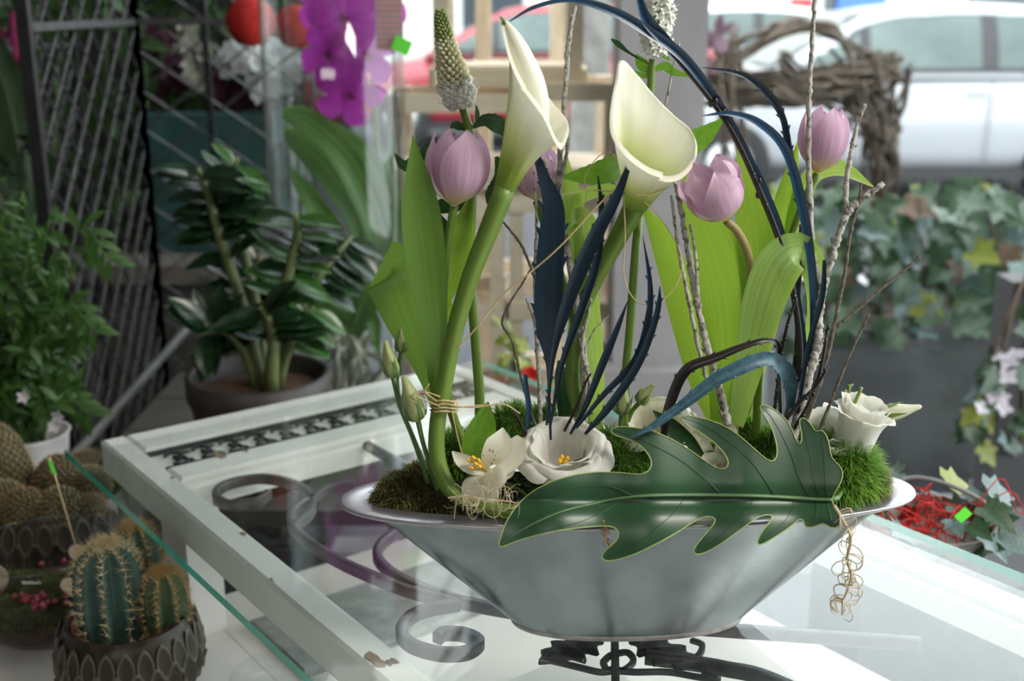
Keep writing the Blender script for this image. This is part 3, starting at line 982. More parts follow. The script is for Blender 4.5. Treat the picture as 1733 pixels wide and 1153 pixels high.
def bud(label, base, tip, wpx, stem, calyx=True, m=None, sm=None, r=.0022):
    b, tp = Q(*base), Q(*tip)
    ax = tp - b
    L = ax.length
    M = basis(ax)
    ft = Q(*stem[-1])
    t = thing('lisianthus_bud', label, 'flower bud', ft, 'lisianthus buds in the zinc bowl')
    Rr = wpx * S / 2
    mb = MB()
    prof = [(.12, 0), (.7, .08), (1, .24), (.98, .38), (.8, .55), (.55, .72), (.36, .86), (.26, .96), (.05, 1.0)]
    pp = cr(prof, 20)
    mb.lathe([(p[0] * Rr, p[1] * L) for p in pp], b, 18, M, lambda rr, z, a: rr * (1 + .07 * math.sin(a * 3 + z * 160)))
    mb.build('bud', m or M_bud, t)
    for k in range(5):
        a = k * 2 * math.pi / 5
        d = M @ Vector((math.cos(a), math.sin(a), 0))
        mb = MB()
        mb.blade([b + d * Rr * .1, b + d * Rr * .98 + ax * .14, b + d * Rr * 1.12 + ax * .38, b + d * Rr * 1.30 + ax * .60], [.003, .005, .003, .0002], face=d, n=8, nx=2)
        mb.build('sepal', sm or M_stemd, t)
    pts = [b + ax * .03] + path(stem)
    MB().tube(crv(pts, 24), [r * 1.2, r, r, r * 1.1], 8).build('stem', sm or M_stemd, t)
    return t
bud('slim closed bud on the highest curving stem beside the tulip leaves', (679, 598, -.01), (678, 556, -.01), 18, [(672, 640, -.01), (680, 690, -.01), (700, 740, -.01), (720, 790, -.01), (730, 830, -.01)], r=.0017)
bud('long pale bud in front of the broad folded tulip leaf', (666, 640, -.024), (652, 576, -.026), 27, [(678, 690, -.024), (698, 740, -.022), (715, 790, -.02), (728, 838, -.016)])
bud('fat pale bud leaning against the tied stems', (708, 714, -.03), (683, 636, -.032), 36, [(716, 750, -.028), (728, 790, -.026), (744, 850, -.02)])
bud('pale green bud standing upright by the open lisianthus', (1052, 704, .02), (1056, 646, .02), 28, [(1050, 725, .02), (1050, 760, .02), (1050, 800, .02)], m=M_bud)
bud('small green bud leaning away behind the upper leaf lobe', (1080, 684, .03), (1106, 650, .03), 24, [(1068, 700, .03), (1058, 735, .03), (1055, 790, .03)], sm=M_stem)
bud('white and green bud pointing out over the bright bowl end', (1490, 702, .015), (1560, 688, .01), 28, [(1476, 710, .015), (1455, 740, .015), (1440, 800, .012)], m=mat('white_bud', (.62, .66, .44), (.82, .83, .70), rough=.45, stripes=(7, .7), trans=.2), sm=M_stem)

# ================================================================ alstroemeria
def alstro(label, c, toward, petals, stem, stamens=True):
    c = Q(*c)
    ax = (Q(*toward) - c).normalized()
    ft = Q(*stem[-1]); ft.z = SOILZ
    t = thing('alstroemeria', label, 'flower', ft, 'cream alstroemerias in the zinc bowl')
    for pts, wd, kw in petals:
        mb = MB()
        mb.blade([c] + path(pts), [x * S for x in wd], n=14, nx=6, **kw)
        o = mb.build('petal', M_cpet, t)
    # brown flecks on the upper petal
    if stamens:
        R = random.Random(3)
        mb = MB()
        for u, v in ((834, 764), (838, 772), (843, 767), (836, 778), (829, 762), (841, 779), (832, 785), (818, 771)):
            p = Q(u, v, -.0485)
            mb.ball(p, (.0006, .0004, .0013), 6, 3)
        mb.build('fleck', mat('brown_fleck', (.12, .04, .015), rough=.7), t)
        for u, v in ((795, 780), (802, 776), (806, 786), (810, 780), (800, 792), (812, 790)):
            mb = MB()
            p = Q(u, v, -.060)
            mb.tube(crv([c, (c + p) / 2 + Vector((0, 0, .002)), p], 6), .0005, 5)
            d = (p - c).normalized()
            mb.ball(p, (.0020, .0020, .0050), 8, 5, basis(d))
            mb.build('stamen', M_yel, t)
    pts = [c - ax * .001] + path(stem)
    MB().tube(crv(pts, 14), .002, 8).build('stem', M_stem, t)
    return t
alstro('cream alstroemeria with orange stamens over the curled calla stem', (822, 798, -.042), (805, 785, -.08),
       [([(832, 775, -.048), (846, 750, -.046), (851, 724, -.038)], (8, 34, 42, 2), {'cup': .3}),
        ([(800, 790, -.052), (780, 778, -.052), (765, 764, -.048)], (8, 26, 22, 2), {'cup': .3}),
        ([(845, 790, -.040), (868, 765, -.036), (882, 740, -.034)], (10, 34, 44, 16), {'cup': .2}),
        ([(828, 806, -.056), (840, 806, -.064), (846, 792, -.066)], (18, 36, 36, 12), {'cup': -.3}),
        ([(818, 815, -.054), (810, 836, -.056), (798, 862, -.056)], (16, 50, 60, 30), {'cup': -.12}),
        ([(850, 800, -.036), (862, 790, -.036), (868, 780, -.034)], (10, 26, 24, 3), {'cup': .2})],
       [(850, 815, -.03), (890, 838, -.02), (905, 858, -.02)])
alstro('cream alstroemeria glimpsed between the upper lobes of the big leaf', (1215, 790, .03), (1210, 730, .0),
       [([(1190, 760, .02), (1172, 735, .015), (1168, 718, .02)], (8, 30, 28, 3), {'cup': .3}),
        ([(1222, 765, .02), (1234, 735, .015), (1238, 712, .02)], (8, 26, 30, 3), {'cup': .3}),
        ([(1205, 790, .01), (1200, 780, .0), (1190, 770, -.005)], (10, 40, 44, 12), {'cup': .2}),
        ([(1240, 790, .02), (1256, 775, .015), (1265, 762, .02)], (8, 30, 28, 3), {'cup': .3})],
       [(1220, 800, .03), (1225, 815, .03)], stamens=False)

# ================================================================ veronica spikes
def veronica(label, stem, spike, wpx, leaves, nb, seed, stem_r=.0042, open_from=.0, big_open=False):
    ft = Q(*stem[-1]); ft.z = SOILZ
    t = thing('veronica', label, 'veronica', ft, 'white veronica spikes in the zinc bowl')
    R = random.Random(seed)
    sp = crv(path(spike), 40)
    bb, fl = MB(), MB()
    M_b = mat('veronica_bud', (.58, .56, .34), (.74, .72, .52), rough=.6, scale=60, trans=.1)
    M_tip = mat('veronica_tip', (.16, .22, .05), (.30, .36, .13), rough=.6, scale=80)
    M_f = mat('veronica_floret', (.80, .80, .74), (.88, .88, .82), rough=.55, scale=60, trans=.2)
    tipmb = MB()
    ga = 2.39996
    for k in range(nb):
        f = (k + .5) / nb
        i = min(int(f * 39), 38)
        p = sp[i].lerp(sp[i + 1], f * 39 - i)
        ax = (sp[min(i + 1, 39)] - sp[max(i - 1, 0)]).normalized()
        M = basis(ax, Vector((1, 0, 0)))
        rad = wpx * S / 2 * (1 - .60 * ss(.30, 1, f)) * (.75 + .25 * ss(0, .15, f)) * (1 - .35 * ss(.9, 1, f))
        a = k * ga
        d = M @ Vector((math.cos(a), math.sin(a), 0))
        q = p + d * rad * .78
        dirv = (d + ax * (.35 + .6 * f)).normalized()
        sz = lerp(.0058, .0022, ss(0, 1, f)) * R.uniform(.85, 1.15)
        if f < open_from:
            q = p + d * rad * R.uniform(.55, 1.0)
            fl.ball(q, (sz * .55, sz * .55, sz * .62), 8, 6, basis(dirv))
            if big_open:
                for w_ in range(4):
                    e = Matrix.Rotation(w_ * math.pi / 2 + k, 3, dirv) @ perp(dirv)
                    fl.blade([q + dirv * sz * .5, q + dirv * (sz * .5 + .0018) + e * .0022, q + dirv * (sz * .5 + .002) + e * .0044], [.0010, .0030, .0008], face=dirv, n=4, nx=2)
            if k % 3 == 0:
                fl.tube([q, q + dirv * .0085 + ax * .001], .00022, 4)
        else:
            (tipmb if f > .74 else bb).ball(q, (sz * .52, sz * .52, sz * 1.0), 7, 5, basis(dirv))
    MB().tube(sp, [wpx * S * .18, wpx * S * .18, wpx * S * .10, .0012], 8).build('spike_axis', M_tip, t)
    bb.build('bud', M_b, t, kind='stuff')
    tipmb.build('bud_tip', M_tip, t, kind='stuff')
    if fl.v:
        fl.build('floret', M_f, t, kind='stuff')
    pts = path(stem)
    pts[-1] = ft - Vector((0, 0, .015))
    MB().tube(crv(pts, 40), [stem_r * .75, stem_r * .9, stem_r, stem_r, stem_r * 1.1], 10).build('stem', M_stem, t)
    for pp, wd, kw in leaves:
        kw = dict(kw)
        m = kw.pop('m', M_gleafd)
        mb = MB()
        mb.blade(path(pp), [x * S for x in wd], n=22, nx=4, teeth=11, tooth=.10, **kw)
        mb.build('leaf', m, t)
    return t
veronica('veronica spike of tight cream buds tapering to a green tip', [(781, 176, .02), (790, 205, .02), (796, 232, .02), (798, 300, .02), (797, 380, .02), (792, 440, .02), (800, 520, .02), (808, 620, .02), (812, 690, .02), (812, 800, .02)],
         [(782, 180, .02), (773, 152, .02), (763, 112, .018), (752, 62, .016), (744, 16, .014)], 52,
         [([(800, 216, .02), (822, 204, .016), (846, 214, .012), (863, 236, .01)], (4, 20, 26, 3), {}),
          ([(863, 232, .01), (866, 246, .01), (858, 256, .012)], (4, 10, 2), {}),
          ([(792, 220, .02), (772, 212, .016), (762, 216, .012)], (4, 14, 2), {}),
          ([(790, 250, .02), (740, 248, .03), (715, 262, .03), (700, 290, .03)], (4, 16, 18, 3), {}),
          ([(780, 262, .03), (720, 268, .03), (686, 280, .03), (668, 260, .03)], (4, 22, 18, 2), {}),
          ([(800, 345, .025), (770, 345, .03), (740, 352, .03), (732, 365, .03)], (4, 26, 20, 3), {}),
          ([(798, 380, .02), (772, 395, .03), (755, 388, .03), (742, 360, .03)], (4, 22, 24, 3), {}),
          ([(840, 265, .0), (848, 300, .0), (832, 330, .0), (824, 345, .0)], (6, 24, 22, 2), {}),
          ([(805, 205, .02), (808, 195, .02), (806, 178, .02)], (3, 8, 2), {'m': M_stemd})], 330, 41, open_from=.34, stem_r=.0050)
veronica('veronica spike with open white florets rising out of the top of the picture', [(1104, 100, .066), (1100, 160, .072), (1092, 260, .076), (1082, 360, .066), (1074, 450, .045), (1066, 560, .03), (1058, 660, .03), (1055, 800, .03)],
         [(1106, 92, .066), (1112, 50, .064), (1116, 0, .060), (1119, -50, .056), (1120, -110, .05)], 46,
         [([(1102, 122, .068), (1124, 112, .068), (1140, 122, .068), (1172, 130, .068)], (3, 14, 12, 2), {'m': M_gleaf}),
          ([(1102, 122, .068), (1088, 110, .068), (1076, 92, .068)], (4, 20, 3), {'m': M_gleaf}),
          ([(1098, 108, .068), (1066, 90, .068), (1046, 74, .068), (1034, 66, .068)], (2, 4, 9, 2), {}),
          ([(1104, 96, .068), (1120, 92, .068), (1134, 102, .068)], (3, 10, 2), {'m': M_gleaf}),
          ([(1095, 290, .068), (1140, 260, .068), (1185, 235, .068), (1226, 200, .068)], (4, 30, 36, 3), {'m': M_gleaf}),
          ([(1085, 285, .060), (1056, 280, .05), (1000, 295, .03), (948, 300, .03)], (8, 42, 32, 3), {'m': M_gleaf}),
          ([(1102, 118, .068), (1092, 128, .068), (1072, 120, .068)], (3, 9, 2), {'m': M_gleaf})], 190, 42, big_open=True, open_from=.62, stem_r=.0045)

# upright leaf behind the cream alstroemeria
def loose_leaf(name, label, cat, pts, wd, m, **kw):
    b = Q(*pts[0])
    mb = MB()
    mb.blade(path(pts), [x * S for x in wd], n=kw.pop('n', 24), nx=kw.pop('nx', 6), **kw)
    o = mb.build(name, m, None, off=b)
    return tag(o, label, cat)
loose_leaf('leaf', 'upright pointed fresh green leaf behind the cream alstroemeria', 'leaf', [(795, 800, -.02), (805, 760, -.024), (818, 720, -.024), (826, 680, -.02)], (14, 46, 44, 3), M_gleaf, cup=.35)
loose_leaf('leaf', 'dark pointed leaf below the petrol blue curved leaves', 'leaf', [(1190, 775, .01), (1160, 750, .0), (1130, 720, -.005), (1105, 695, -.008)], (10, 34, 30, 2), M_gleafd, cup=.35)
loose_leaf('leaf', 'upright dark green leaf among the grey twigs behind the open lisianthus', 'leaf', [(960, 730, .045), (962, 690, .045), (952, 640, .045), (945, 610, .045)], (20, 38, 28, 3), M_gleafd, cup=.3)

# ================================================================ dyed serrated leaves and black stems
def dyed(label, pts, wd, m=None, teeth=8, tooth=.45, cup=.25, n=60, stemm=None, tw=0.0, nx=4, name='dyed_leaf'):
    b = Q(*pts[0])
    t = thing(name, label, 'leaf', b, 'dyed serrated leaves in the zinc bowl')
    P_ = crv(path(pts), n)
    W_ = [max(x[0], .4) * S for x in cr([(x,) for x in wd], n)]
    mb = MB()
    mb.blade(path(pts), [x * S for x in wd], n=n, nx=nx, cup=cup, twist=tw)
    mb.build('blade', m or M_blue, t)
    if teeth:
        tm = MB()
        for k in range(teeth):
            for sg in (-1, 1):
                i = int((k + (.5 if sg > 0 else .2)) / teeth * (n - 8)) + 3
                if W_[i] < 4 * S:
                    continue
                p = P_[i]
                tg = (P_[i + 1] - P_[i - 1]).normalized()
                nn = CAM - p
                nn = (nn - tg * nn.dot(tg)).normalized()
                if tw:
                    nn = Matrix.Rotation(tw if not hasattr(tw, '__len__') else tw[0], 3, tg) @ nn
                sd = tg.cross(nn) * sg
                e = p + sd * W_[i] * .44 + nn * cup * W_[i] * .45
                l = max(W_[i] * tooth * .60, .0027)
                o = len(tm.v)
                tm.v.extend([e - tg * l * 1.3, e + tg * l * .6, e + sd * l * .9 + tg * l * .9, e + nn * .0006])
                tm.face((o, o + 1, o + 2)); tm.face((o, o + 2, o + 3)); tm.face((o + 1, o + 3, o + 2))
        tm.build('tooth', m or M_blue, t, kind='stuff', smooth=False)
    return t
dyed('widest petrol blue toothed leaf standing before the grey twigs', [(932, 745, -.012), (930, 690, -.012), (927, 615, -.014), (926, 560, -.016), (928, 500, -.018), (932, 420, -.018), (936, 350, -.016), (920, 300, -.012), (902, 250, -.008), (872, 204, -.004)],
     (4, 5, 7, 34, 44, 42, 34, 18, 9, 1), teeth=10, tooth=.42, cup=.15)
dyed('long petrol blue leaf slanting up to the wide open calla', [(925, 720, -.022), (935, 610, -.024), (955, 530, -.026), (985, 450, -.028), (1015, 385, -.03), (1045, 330, -.03), (1070, 264, -.026)], (4, 8, 18, 24, 22, 15, 5), teeth=6, tooth=.3, cup=.5)
dyed('narrow petrol blue leaf with small teeth slanting behind the widest one', [(932, 720, -.005), (950, 620, -.006), (985, 520, -.008), (1010, 440, -.01), (1018, 360, -.01), (1012, 298, -.008)], (3, 9, 13, 13, 10, 2), teeth=9, tooth=.3, cup=.4)
dyed('short stiff petrol blue leaf ending in a straight point by the pale green stem', [(965, 735, -.01), (990, 690, -.012), (1022, 610, -.014), (1045, 555, -.014), (1063, 508, -.014)], (4, 9, 13, 9, 1), teeth=0, cup=.5)
dyed('petrol blue leaf pair, the branch that bends up furthest', [(975, 725, -.016), (1020, 670, -.018), (1075, 610, -.02), (1097, 540, -.02), (1100, 480, -.02), (1088, 400, -.02)], (4, 9, 12, 11, 8, 1), teeth=7, tooth=.3, cup=.4)
dyed('petrol blue leaf pair, the toothed branch that stays lower', [(990, 735, -.02), (1030, 690, -.022), (1075, 625, -.024), (1100, 570, -.024), (1114, 520, -.024), (1117, 484, -.022)], (5, 13, 13, 11, 9, 1), teeth=7, tooth=.35, cup=.4)
dyed('blue leaf stub cut short at the edge of the moss', [(893, 725, .0), (895, 690, .0), (891, 660, .0), (889, 634, .0)], (6, 9, 8, 7), teeth=0, cup=.4, m=M_blueb)
dyed('longest blue black leaf arching across the top to the rolled calla', [(1352, 710, .0), (1362, 620, .0), (1352, 520, .0), (1325, 400, .0), (1285, 300, -.004), (1225, 190, -.008), (1160, 100, -.012), (1092, 50, -.016), (1030, 16, -.018), (965, 0, -.02), (905, 12, -.022), (862, 36, -.022)],
     (4, 8, 10, 10, 9, 13, 15, 15, 13, 7, 6, 2), teeth=0, tooth=.15, cup=.5, n=90, m=M_blueb)
dyed('blue leaf leaving the top of the picture beside the white florets', [(1240, 225, -.004), (1190, 150, -.008), (1140, 85, -.012), (1100, 40, -.016), (1086, 10, -.018), (1078, -30, -.02)], (4, 9, 16, 18, 12, 6), teeth=0, cup=.5, m=M_blueb)
dyed('bright blue ribbon leaf bending over beside the nodding tulip', [(1345, 720, .01), (1372, 600, .008), (1376, 480, .004), (1358, 350, .0), (1330, 255, -.004), (1285, 208, -.008), (1235, 192, -.012), (1188, 196, -.014)], (4, 9, 13, 15, 14, 12, 8, 1), teeth=0, cup=.35, m=M_blueb)
dyed('dark toothed leaf bending over above the bright blue ribbon leaf', [(1385, 500, .01), (1365, 400, .008), (1345, 310, .005), (1335, 255, .004), (1325, 200, .002), (1300, 160, .0), (1255, 126, -.002), (1188, 114, -.004)], (3, 8, 10, 12, 10, 13, 8, 1), teeth=10, tooth=.5, cup=.4)
dyed('dark leaf folding back down among the black stems', [(1395, 440, .004), (1392, 500, .0), (1375, 560, -.004), (1362, 620, -.006), (1350, 700, -.006)], (5, 9, 9, 8, 5), teeth=0, cup=.4)
dyed('black curved leaf bending over above the grey blue one', [(1122, 745, -.034), (1132, 690, -.036), (1160, 628, -.038), (1210, 606, -.038), (1265, 584, -.036), (1302, 576, -.03), (1318, 590, -.022), (1318, 640, -.012), (1322, 730, -.0)], (10, 16, 17, 14, 10, 8, 8, 6, 5), teeth=6, tooth=.3, cup=.5, m=M_blk)
dyed('grey blue toothed leaf lying across the lobes of the big leaf', [(1066, 742, -.060), (1110, 718, -.056), (1160, 682, -.05), (1210, 644, -.046), (1262, 618, -.04), (1302, 607, -.032), (1326, 622, -.022), (1338, 650, -.012), (1336, 700, -.004), (1325, 745, .0)], (1, 11, 17, 21, 24, 22, 26, 22, 10, 6), teeth=9, tooth=.26, cup=.35, m=M_blueg)
def black_stem(label, pts, r, knobs=0, seed=0):
    b = Q(*pts[0])
    R = random.Random(seed)
    t = thing('black_stem', label, 'stem', b, 'black dyed stems in the zinc bowl')
    pp = crv(path(pts), 40)
    MB().tube(pp, [r, r, r * .9, r * .6], 7).build('stem', M_blk, t)
    if knobs:
        mb = MB()
        for k in range(knobs):
            i = R.randint(2, 37)
            mb.ball(pp[i] + rnd_dir(R) * r, (r * .8, r * .8, r * 1.1), 6, 4)
        mb.build('knob', M_blk, t, kind='stuff')
    return t
black_stem('thick black stem arching up to the veronica florets', [(1318, 760, .0), (1350, 640, .0), (1352, 560, .0), (1330, 440, .0), (1280, 310, -.004), (1225, 200, -.008), (1130, 80, -.012)], .0034, 22, 1)
black_stem('straight black stem beside the thick arching one', [(1325, 740, .006), (1345, 620, .006), (1352, 500, .008), (1355, 380, .008)], .0026, 18, 2)
black_stem('thin knobbly black twig leaning towards the folded tulip leaf', [(1305, 750, -.006), (1315, 660, -.006), (1330, 560, -.006), (1348, 505, -.006)], .0018, 20, 3)
black_stem('thin black twig slanting across the lichen branch', [(1345, 725, -.012), (1375, 670, -.014), (1392, 610, -.014), (1402, 548, -.014)], .0018, 14, 4)
black_stem('short black twig pointing past the lichen branch', [(1320, 725, -.02), (1350, 685, -.02), (1380, 655, -.02), (1402, 620, -.02)], .0020, 8, 5)
black_stem('short cut black stalk beside the open lisianthus', [(893, 745, -.005), (880, 715, -.005), (868, 695, -.005)], .0020, 3, 6)
black_stem('thin black twig among the grey twigs behind the open lisianthus', [(955, 730, .0), (975, 690, .0), (990, 650, .0), (1000, 632, .0)], .0014, 6, 7)

# ================================================================ lichen branches
def branch(label, main, r, sides=(), m=None, seed=1):
    b = Q(*main[0])
    R = random.Random(seed)
    t = thing('lichen_twig', label, 'twig', b, 'bare twigs in the zinc bowl')
    def one(pts, r0, r1, nm):
        n = 12 * len(pts)
        pp = crv(path(pts), n)
        pp = [p + Vector((R.uniform(-1, 1), R.uniform(-1, 1), R.uniform(-1, 1))) * r0 * .12 for p in pp]
        r0, r1 = r0 * .74, r1 * .74
        rr = [lerp(r0, r1, i / n) * R.uniform(.85, 1.15) for i in range(n)]
        for k in range(2, n - 1, 11):
            rr[k] *= 1.14
        mb = MB(); mb.tube(pp, rr, 8)
        for k in range(4, n - 1, 9):
            d = rnd_dir(R)
            tg = (pp[k + 1] - pp[k - 1]).normalized()
            d = (d - tg * d.dot(tg)).normalized()
            mb.ball(pp[k] + d * rr[k], (rr[k] * .4, rr[k] * .4, rr[k] * 1.2), 6, 4, basis((tg + d * .5)))
        mb.build(nm, m or M_lich, t)
    one(main, r, r * .45, 'stem')
    for pts, r0 in sides:
        one(pts, r0, r0 * .55, 'side_twig')
    return t
branch('tall grey lichen twig rising behind the rolled calla', [(985, 740, .02), (990, 640, .02), (980, 540, .02), (962, 430, .02), (946, 330, .022), (950, 240, .025), (957, 150, .028), (962, 70, .03), (974, 10, .03)], .0056,
       [([(946, 330, .022), (930, 300, .02), (920, 270, .02)], .003), ([(946, 320, .022), (960, 250, .02), (955, 200, .022)], .0028), ([(988, 600, .02), (1005, 560, .02), (1030, 535, .02)], .0014)], seed=1)
branch('thin grey twig beside the widest petrol blue leaf', [(915, 735, .02), (912, 640, .02), (908, 560, .02), (905, 460, .02), (908, 380, .02), (904, 290, .02)], .0032, [([(910, 600, .02), (905, 545, .02), (890, 505, .02)], .003)], seed=2)
branch('crooked thin twig bending out over the table edge', [(912, 735, .01), (895, 690, .01), (880, 630, .01), (866, 575, .012), (850, 548, .014), (862, 515, .014), (890, 470, .014), (915, 420, .014)], .0022, [([(905, 470, .014), (885, 420, .016), (862, 388, .018), (845, 370, .018)], .0022)], m=M_lichb, seed=3)
branch('grey lichen twig leaning in front of the broad tulip leaves', [(1232, 720, -.005), (1212, 640, -.004), (1190, 560, .0), (1172, 470, .004), (1160, 400, .008), (1148, 330, .012), (1144, 312, .012)], .0056,
       [([(1200, 660, -.01), (1178, 570, -.008), (1160, 480, -.006), (1148, 420, -.002), (1140, 360, .0), (1136, 330, .0)], .0030), ([(1148, 330, .012), (1138, 290, .060), (1126, 200, .070), (1132, 150, .07), (1150, 70, .07)], .0022),
        ([(1180, 500, .0), (1178, 440, .0), (1168, 380, .004)], .0026)], seed=4)
branch('pale grey twig behind the open lisianthus, one of the upright short ones', [(965, 735, .01), (998, 660, .012), (985, 590, .014), (1000, 500, .016), (985, 430, .018)], .0032, [], seed=5)
branch('thickest pale lichen branch forking beside the highest tulip', [(1340, 745, .0), (1362, 660, .0), (1382, 590, .002), (1386, 530, .004), (1395, 480, .006), (1416, 410, .008), (1434, 362, .01), (1462, 335, .01), (1496, 310, .01)], .0070,
       [([(1432, 366, .01), (1432, 310, .012), (1440, 260, .014), (1450, 215, .016), (1464, 176, .016)], .0038), ([(1390, 495, .006), (1375, 420, .01), (1369, 300, .014), (1369, 180, .016), (1374, 80, .018), (1380, -20, .02)], .0044),
        ([(1325, 745, -.004), (1340, 690, -.004), (1365, 620, -.002)], .0042), ([(1378, 600, .0), (1388, 580, .0), (1398, 570, .0)], .0034), ([(1440, 250, .014), (1452, 246, .014)], .002)], seed=6)
branch('thin budded twig rising beside the thickest lichen branch', [(1352, 745, .008), (1390, 640, .008), (1412, 550, .008), (1430, 460, .01), (1438, 400, .01), (1452, 345, .01), (1458, 310, .01)], .0032,
       [([(1410, 558, .008), (1450, 525, .01), (1490, 490, .012), (1530, 458, .014), (1557, 433, .014)], .0024)], m=M_lichb, seed=7)
branch('short budded twig leaning towards the bright bowl end', [(1385, 735, .0), (1410, 670, .0), (1430, 620, .002), (1450, 575, .004), (1471, 533, .004)], .0026, [], m=M_lichb, seed=8)
# green cut stalks by the cupped lisianthus
for lab, pts in (('green cut stalk with a side stub behind the cupped lisianthus', [(1412, 770, .03), (1420, 720, .03), (1433, 675, .03), (1438, 652, .03)]), ('short straight green cut stalk beside the cupped lisianthus', [(1425, 760, .02), (1440, 700, .02), (1458, 656, .02)])):
    mb = MB(); mb.tube(crv(path(pts), 14), .0019, 8)
    if 'stub' in lab:
        mb.tube(path([(1433, 660, .03), (1420, 680, .03)]), .0016, 7)
        mb.tube(path([(1434, 658, .03), (1444, 650, .03)]), .0012, 7)
    tag(mb.build('cut_stalk', M_stem, None, off=Q(*pts[0])), lab, 'stalk')

# ================================================================ the big lobed leaf
OUT = [(841, 931), (848, 905), (858, 880), (875, 855), (900, 832), (935, 814), (975, 803), (1010, 799), (1050, 800), (1082, 804), (1098, 800), (1106, 790), (1104, 779), (1092, 762), (1075, 747), (1050, 740), (1034, 735), (1029, 728), (1036, 723),
       (1060, 722), (1100, 728), (1130, 740), (1160, 757), (1190, 778), (1215, 794), (1228, 798), (1234, 790), (1232, 776), (1220, 760), (1200, 742), (1178, 728), (1158, 717), (1147, 709), (1152, 704), (1170, 704), (1200, 711), (1228, 722), (1252, 738), (1272, 756), (1290, 772),
       (1304, 784), (1312, 782), (1316, 768), (1313, 745), (1305, 722), (1293, 702), (1283, 688), (1286, 682), (1298, 686), (1318, 698), (1334, 714), (1344, 736), (1350, 754), (1356, 756), (1359, 744), (1354, 724), (1351, 708), (1356, 703), (1366, 710), (1375, 722), (1382, 736),
       (1385, 726), (1390, 726), (1400, 738), (1404, 755), (1405, 775), (1412, 784), (1420, 784), (1428, 800), (1424, 816), (1416, 828), (1408, 842), (1404, 847),
       (1412, 858), (1424, 880), (1424, 892), (1414, 898), (1404, 896), (1398, 888), (1392, 880), (1388, 890), (1372, 894), (1358, 893), (1362, 884), (1360, 874), (1352, 878), (1340, 890), (1320, 904), (1300, 916), (1284, 926), (1279, 922), (1284, 908), (1296, 890), (1309, 878), (1309, 870), (1300, 870), (1284, 874),
       (1262, 890), (1240, 906), (1215, 924), (1192, 937), (1176, 941), (1170, 936), (1178, 922), (1192, 906), (1206, 890), (1214, 878), (1208, 873), (1196, 873), (1178, 880), (1155, 896), (1120, 916), (1080, 936), (1045, 948), (1022, 951), (1012, 946), (1018, 936), (1034, 924), (1048, 912), (1051, 900), (1042, 892), (1020, 890), (985, 893), (945, 898), (900, 908), (868, 918), (850, 926)]
def leaf_dy(u, v):
    """how far the draped leaf lies behind the bowl's middle"""
    t = (v - 690) / 260.0
    d = lerp(-.022, -.098, max(0, min(1, t)) ** .9)
    d -= .010 * ss(1350, 850, u)
    # lobes sag between the veins
    d += .004 * math.sin(u / 26.0)
    ridge = abs(v - (848 - 0.0 * (u - 1200)))
    d += .006 * math.exp(-(ridge / 14.0) ** 2)
    if v > 850:
        d -= .004 * math.sin((v - 850) / 100 * math.pi)
    return d
M_big = mat('glossy_philodendron', (.016, .058, .024), (.026, .080, .034), rough=.34, scale=18, spec=.5, bump=.05, bscale=70)
M_vein = mat('pale_vein', (.085, .17, .07), (.12, .22, .09), rough=.4, scale=60)
M_svein = mat('side_vein', (.03, .085, .035), (.042, .105, .045), rough=.35, scale=60)
M_edge = mat('leaf_edge', (.30, .40, .12), (.38, .46, .17), rough=.45, scale=60)
def leaf_pt(u, v, lift=0.0):
    return Q(u, v, leaf_dy(u, v) - lift)
outl = [Vector((a_, b_)) for a_, b_ in OUT]
dense = []
for i, p in enumerate(outl):
    q = outl[(i + 1) % len(outl)]
    n_ = max(1, int((q - p).length / 7))
    dense += [p.lerp(q, k / n_) for k in range(n_)]
# soften the traced outline
for _ in range(2):
    dense = [(dense[i - 1] + dense[i] * 2 + dense[(i + 1) % len(dense)]) / 4 for i in range(len(dense))]
pts2 = list(dense)
def inside(p):
    c_ = False
    j = len(dense) - 1
    for i in range(len(dense)):
        a_, b_ = dense[i], dense[j]
        if (a_.y > p[1]) != (b_.y > p[1]) and p[0] < (b_.x - a_.x) * (p[1] - a_.y) / (b_.y - a_.y) + a_.x:
            c_ = not c_
        j = i
    return c_
for gx in range(840, 1432, 9):
    for gy in range(680, 955, 9):
        if inside((gx, gy)) and min((Vector((gx, gy)) - d).length for d in dense) > 4:
            pts2.append(Vector((gx, gy)))
eds = [(i, (i + 1) % len(dense)) for i in range(len(dense))]
vv, ee, ff, *_r = delaunay_2d_cdt(pts2, eds, [], 1, 1e-4)
big = thing('philodendron_leaf', 'large glossy deep green lobed leaf draped over the front of the zinc bowl', 'leaf', leaf_pt(1410, 846))
mb = MB()
mb.v = [leaf_pt(p.x, p.y) for p in vv]
for fc in ff:
    mb.face(list(fc)[::-1] if True else fc, [((vv[k].x - 840) / 590, (vv[k].y - 680) / 270) for k in fc])
mb.build('blade', M_big, big)
MB().tube([leaf_pt(p.x, p.y, .0003) for p in dense + dense[:1]], .00062, 5, cap=False).build('margin', M_edge, big)
MB().tube([leaf_pt(p[0], p[1], .0006) for p in cr([(1408, 846), (1380, 845), (1300, 840), (1220, 838), (1120, 838), (1060, 842), (1010, 851), (950, 866), (900, 888), (860, 912), (845, 926)], 60)],
          [.0030, .0028, .0026, .0024, .0020, .0014, .0008, .0004], 8, ell=.6).build('midrib', M_vein, big)
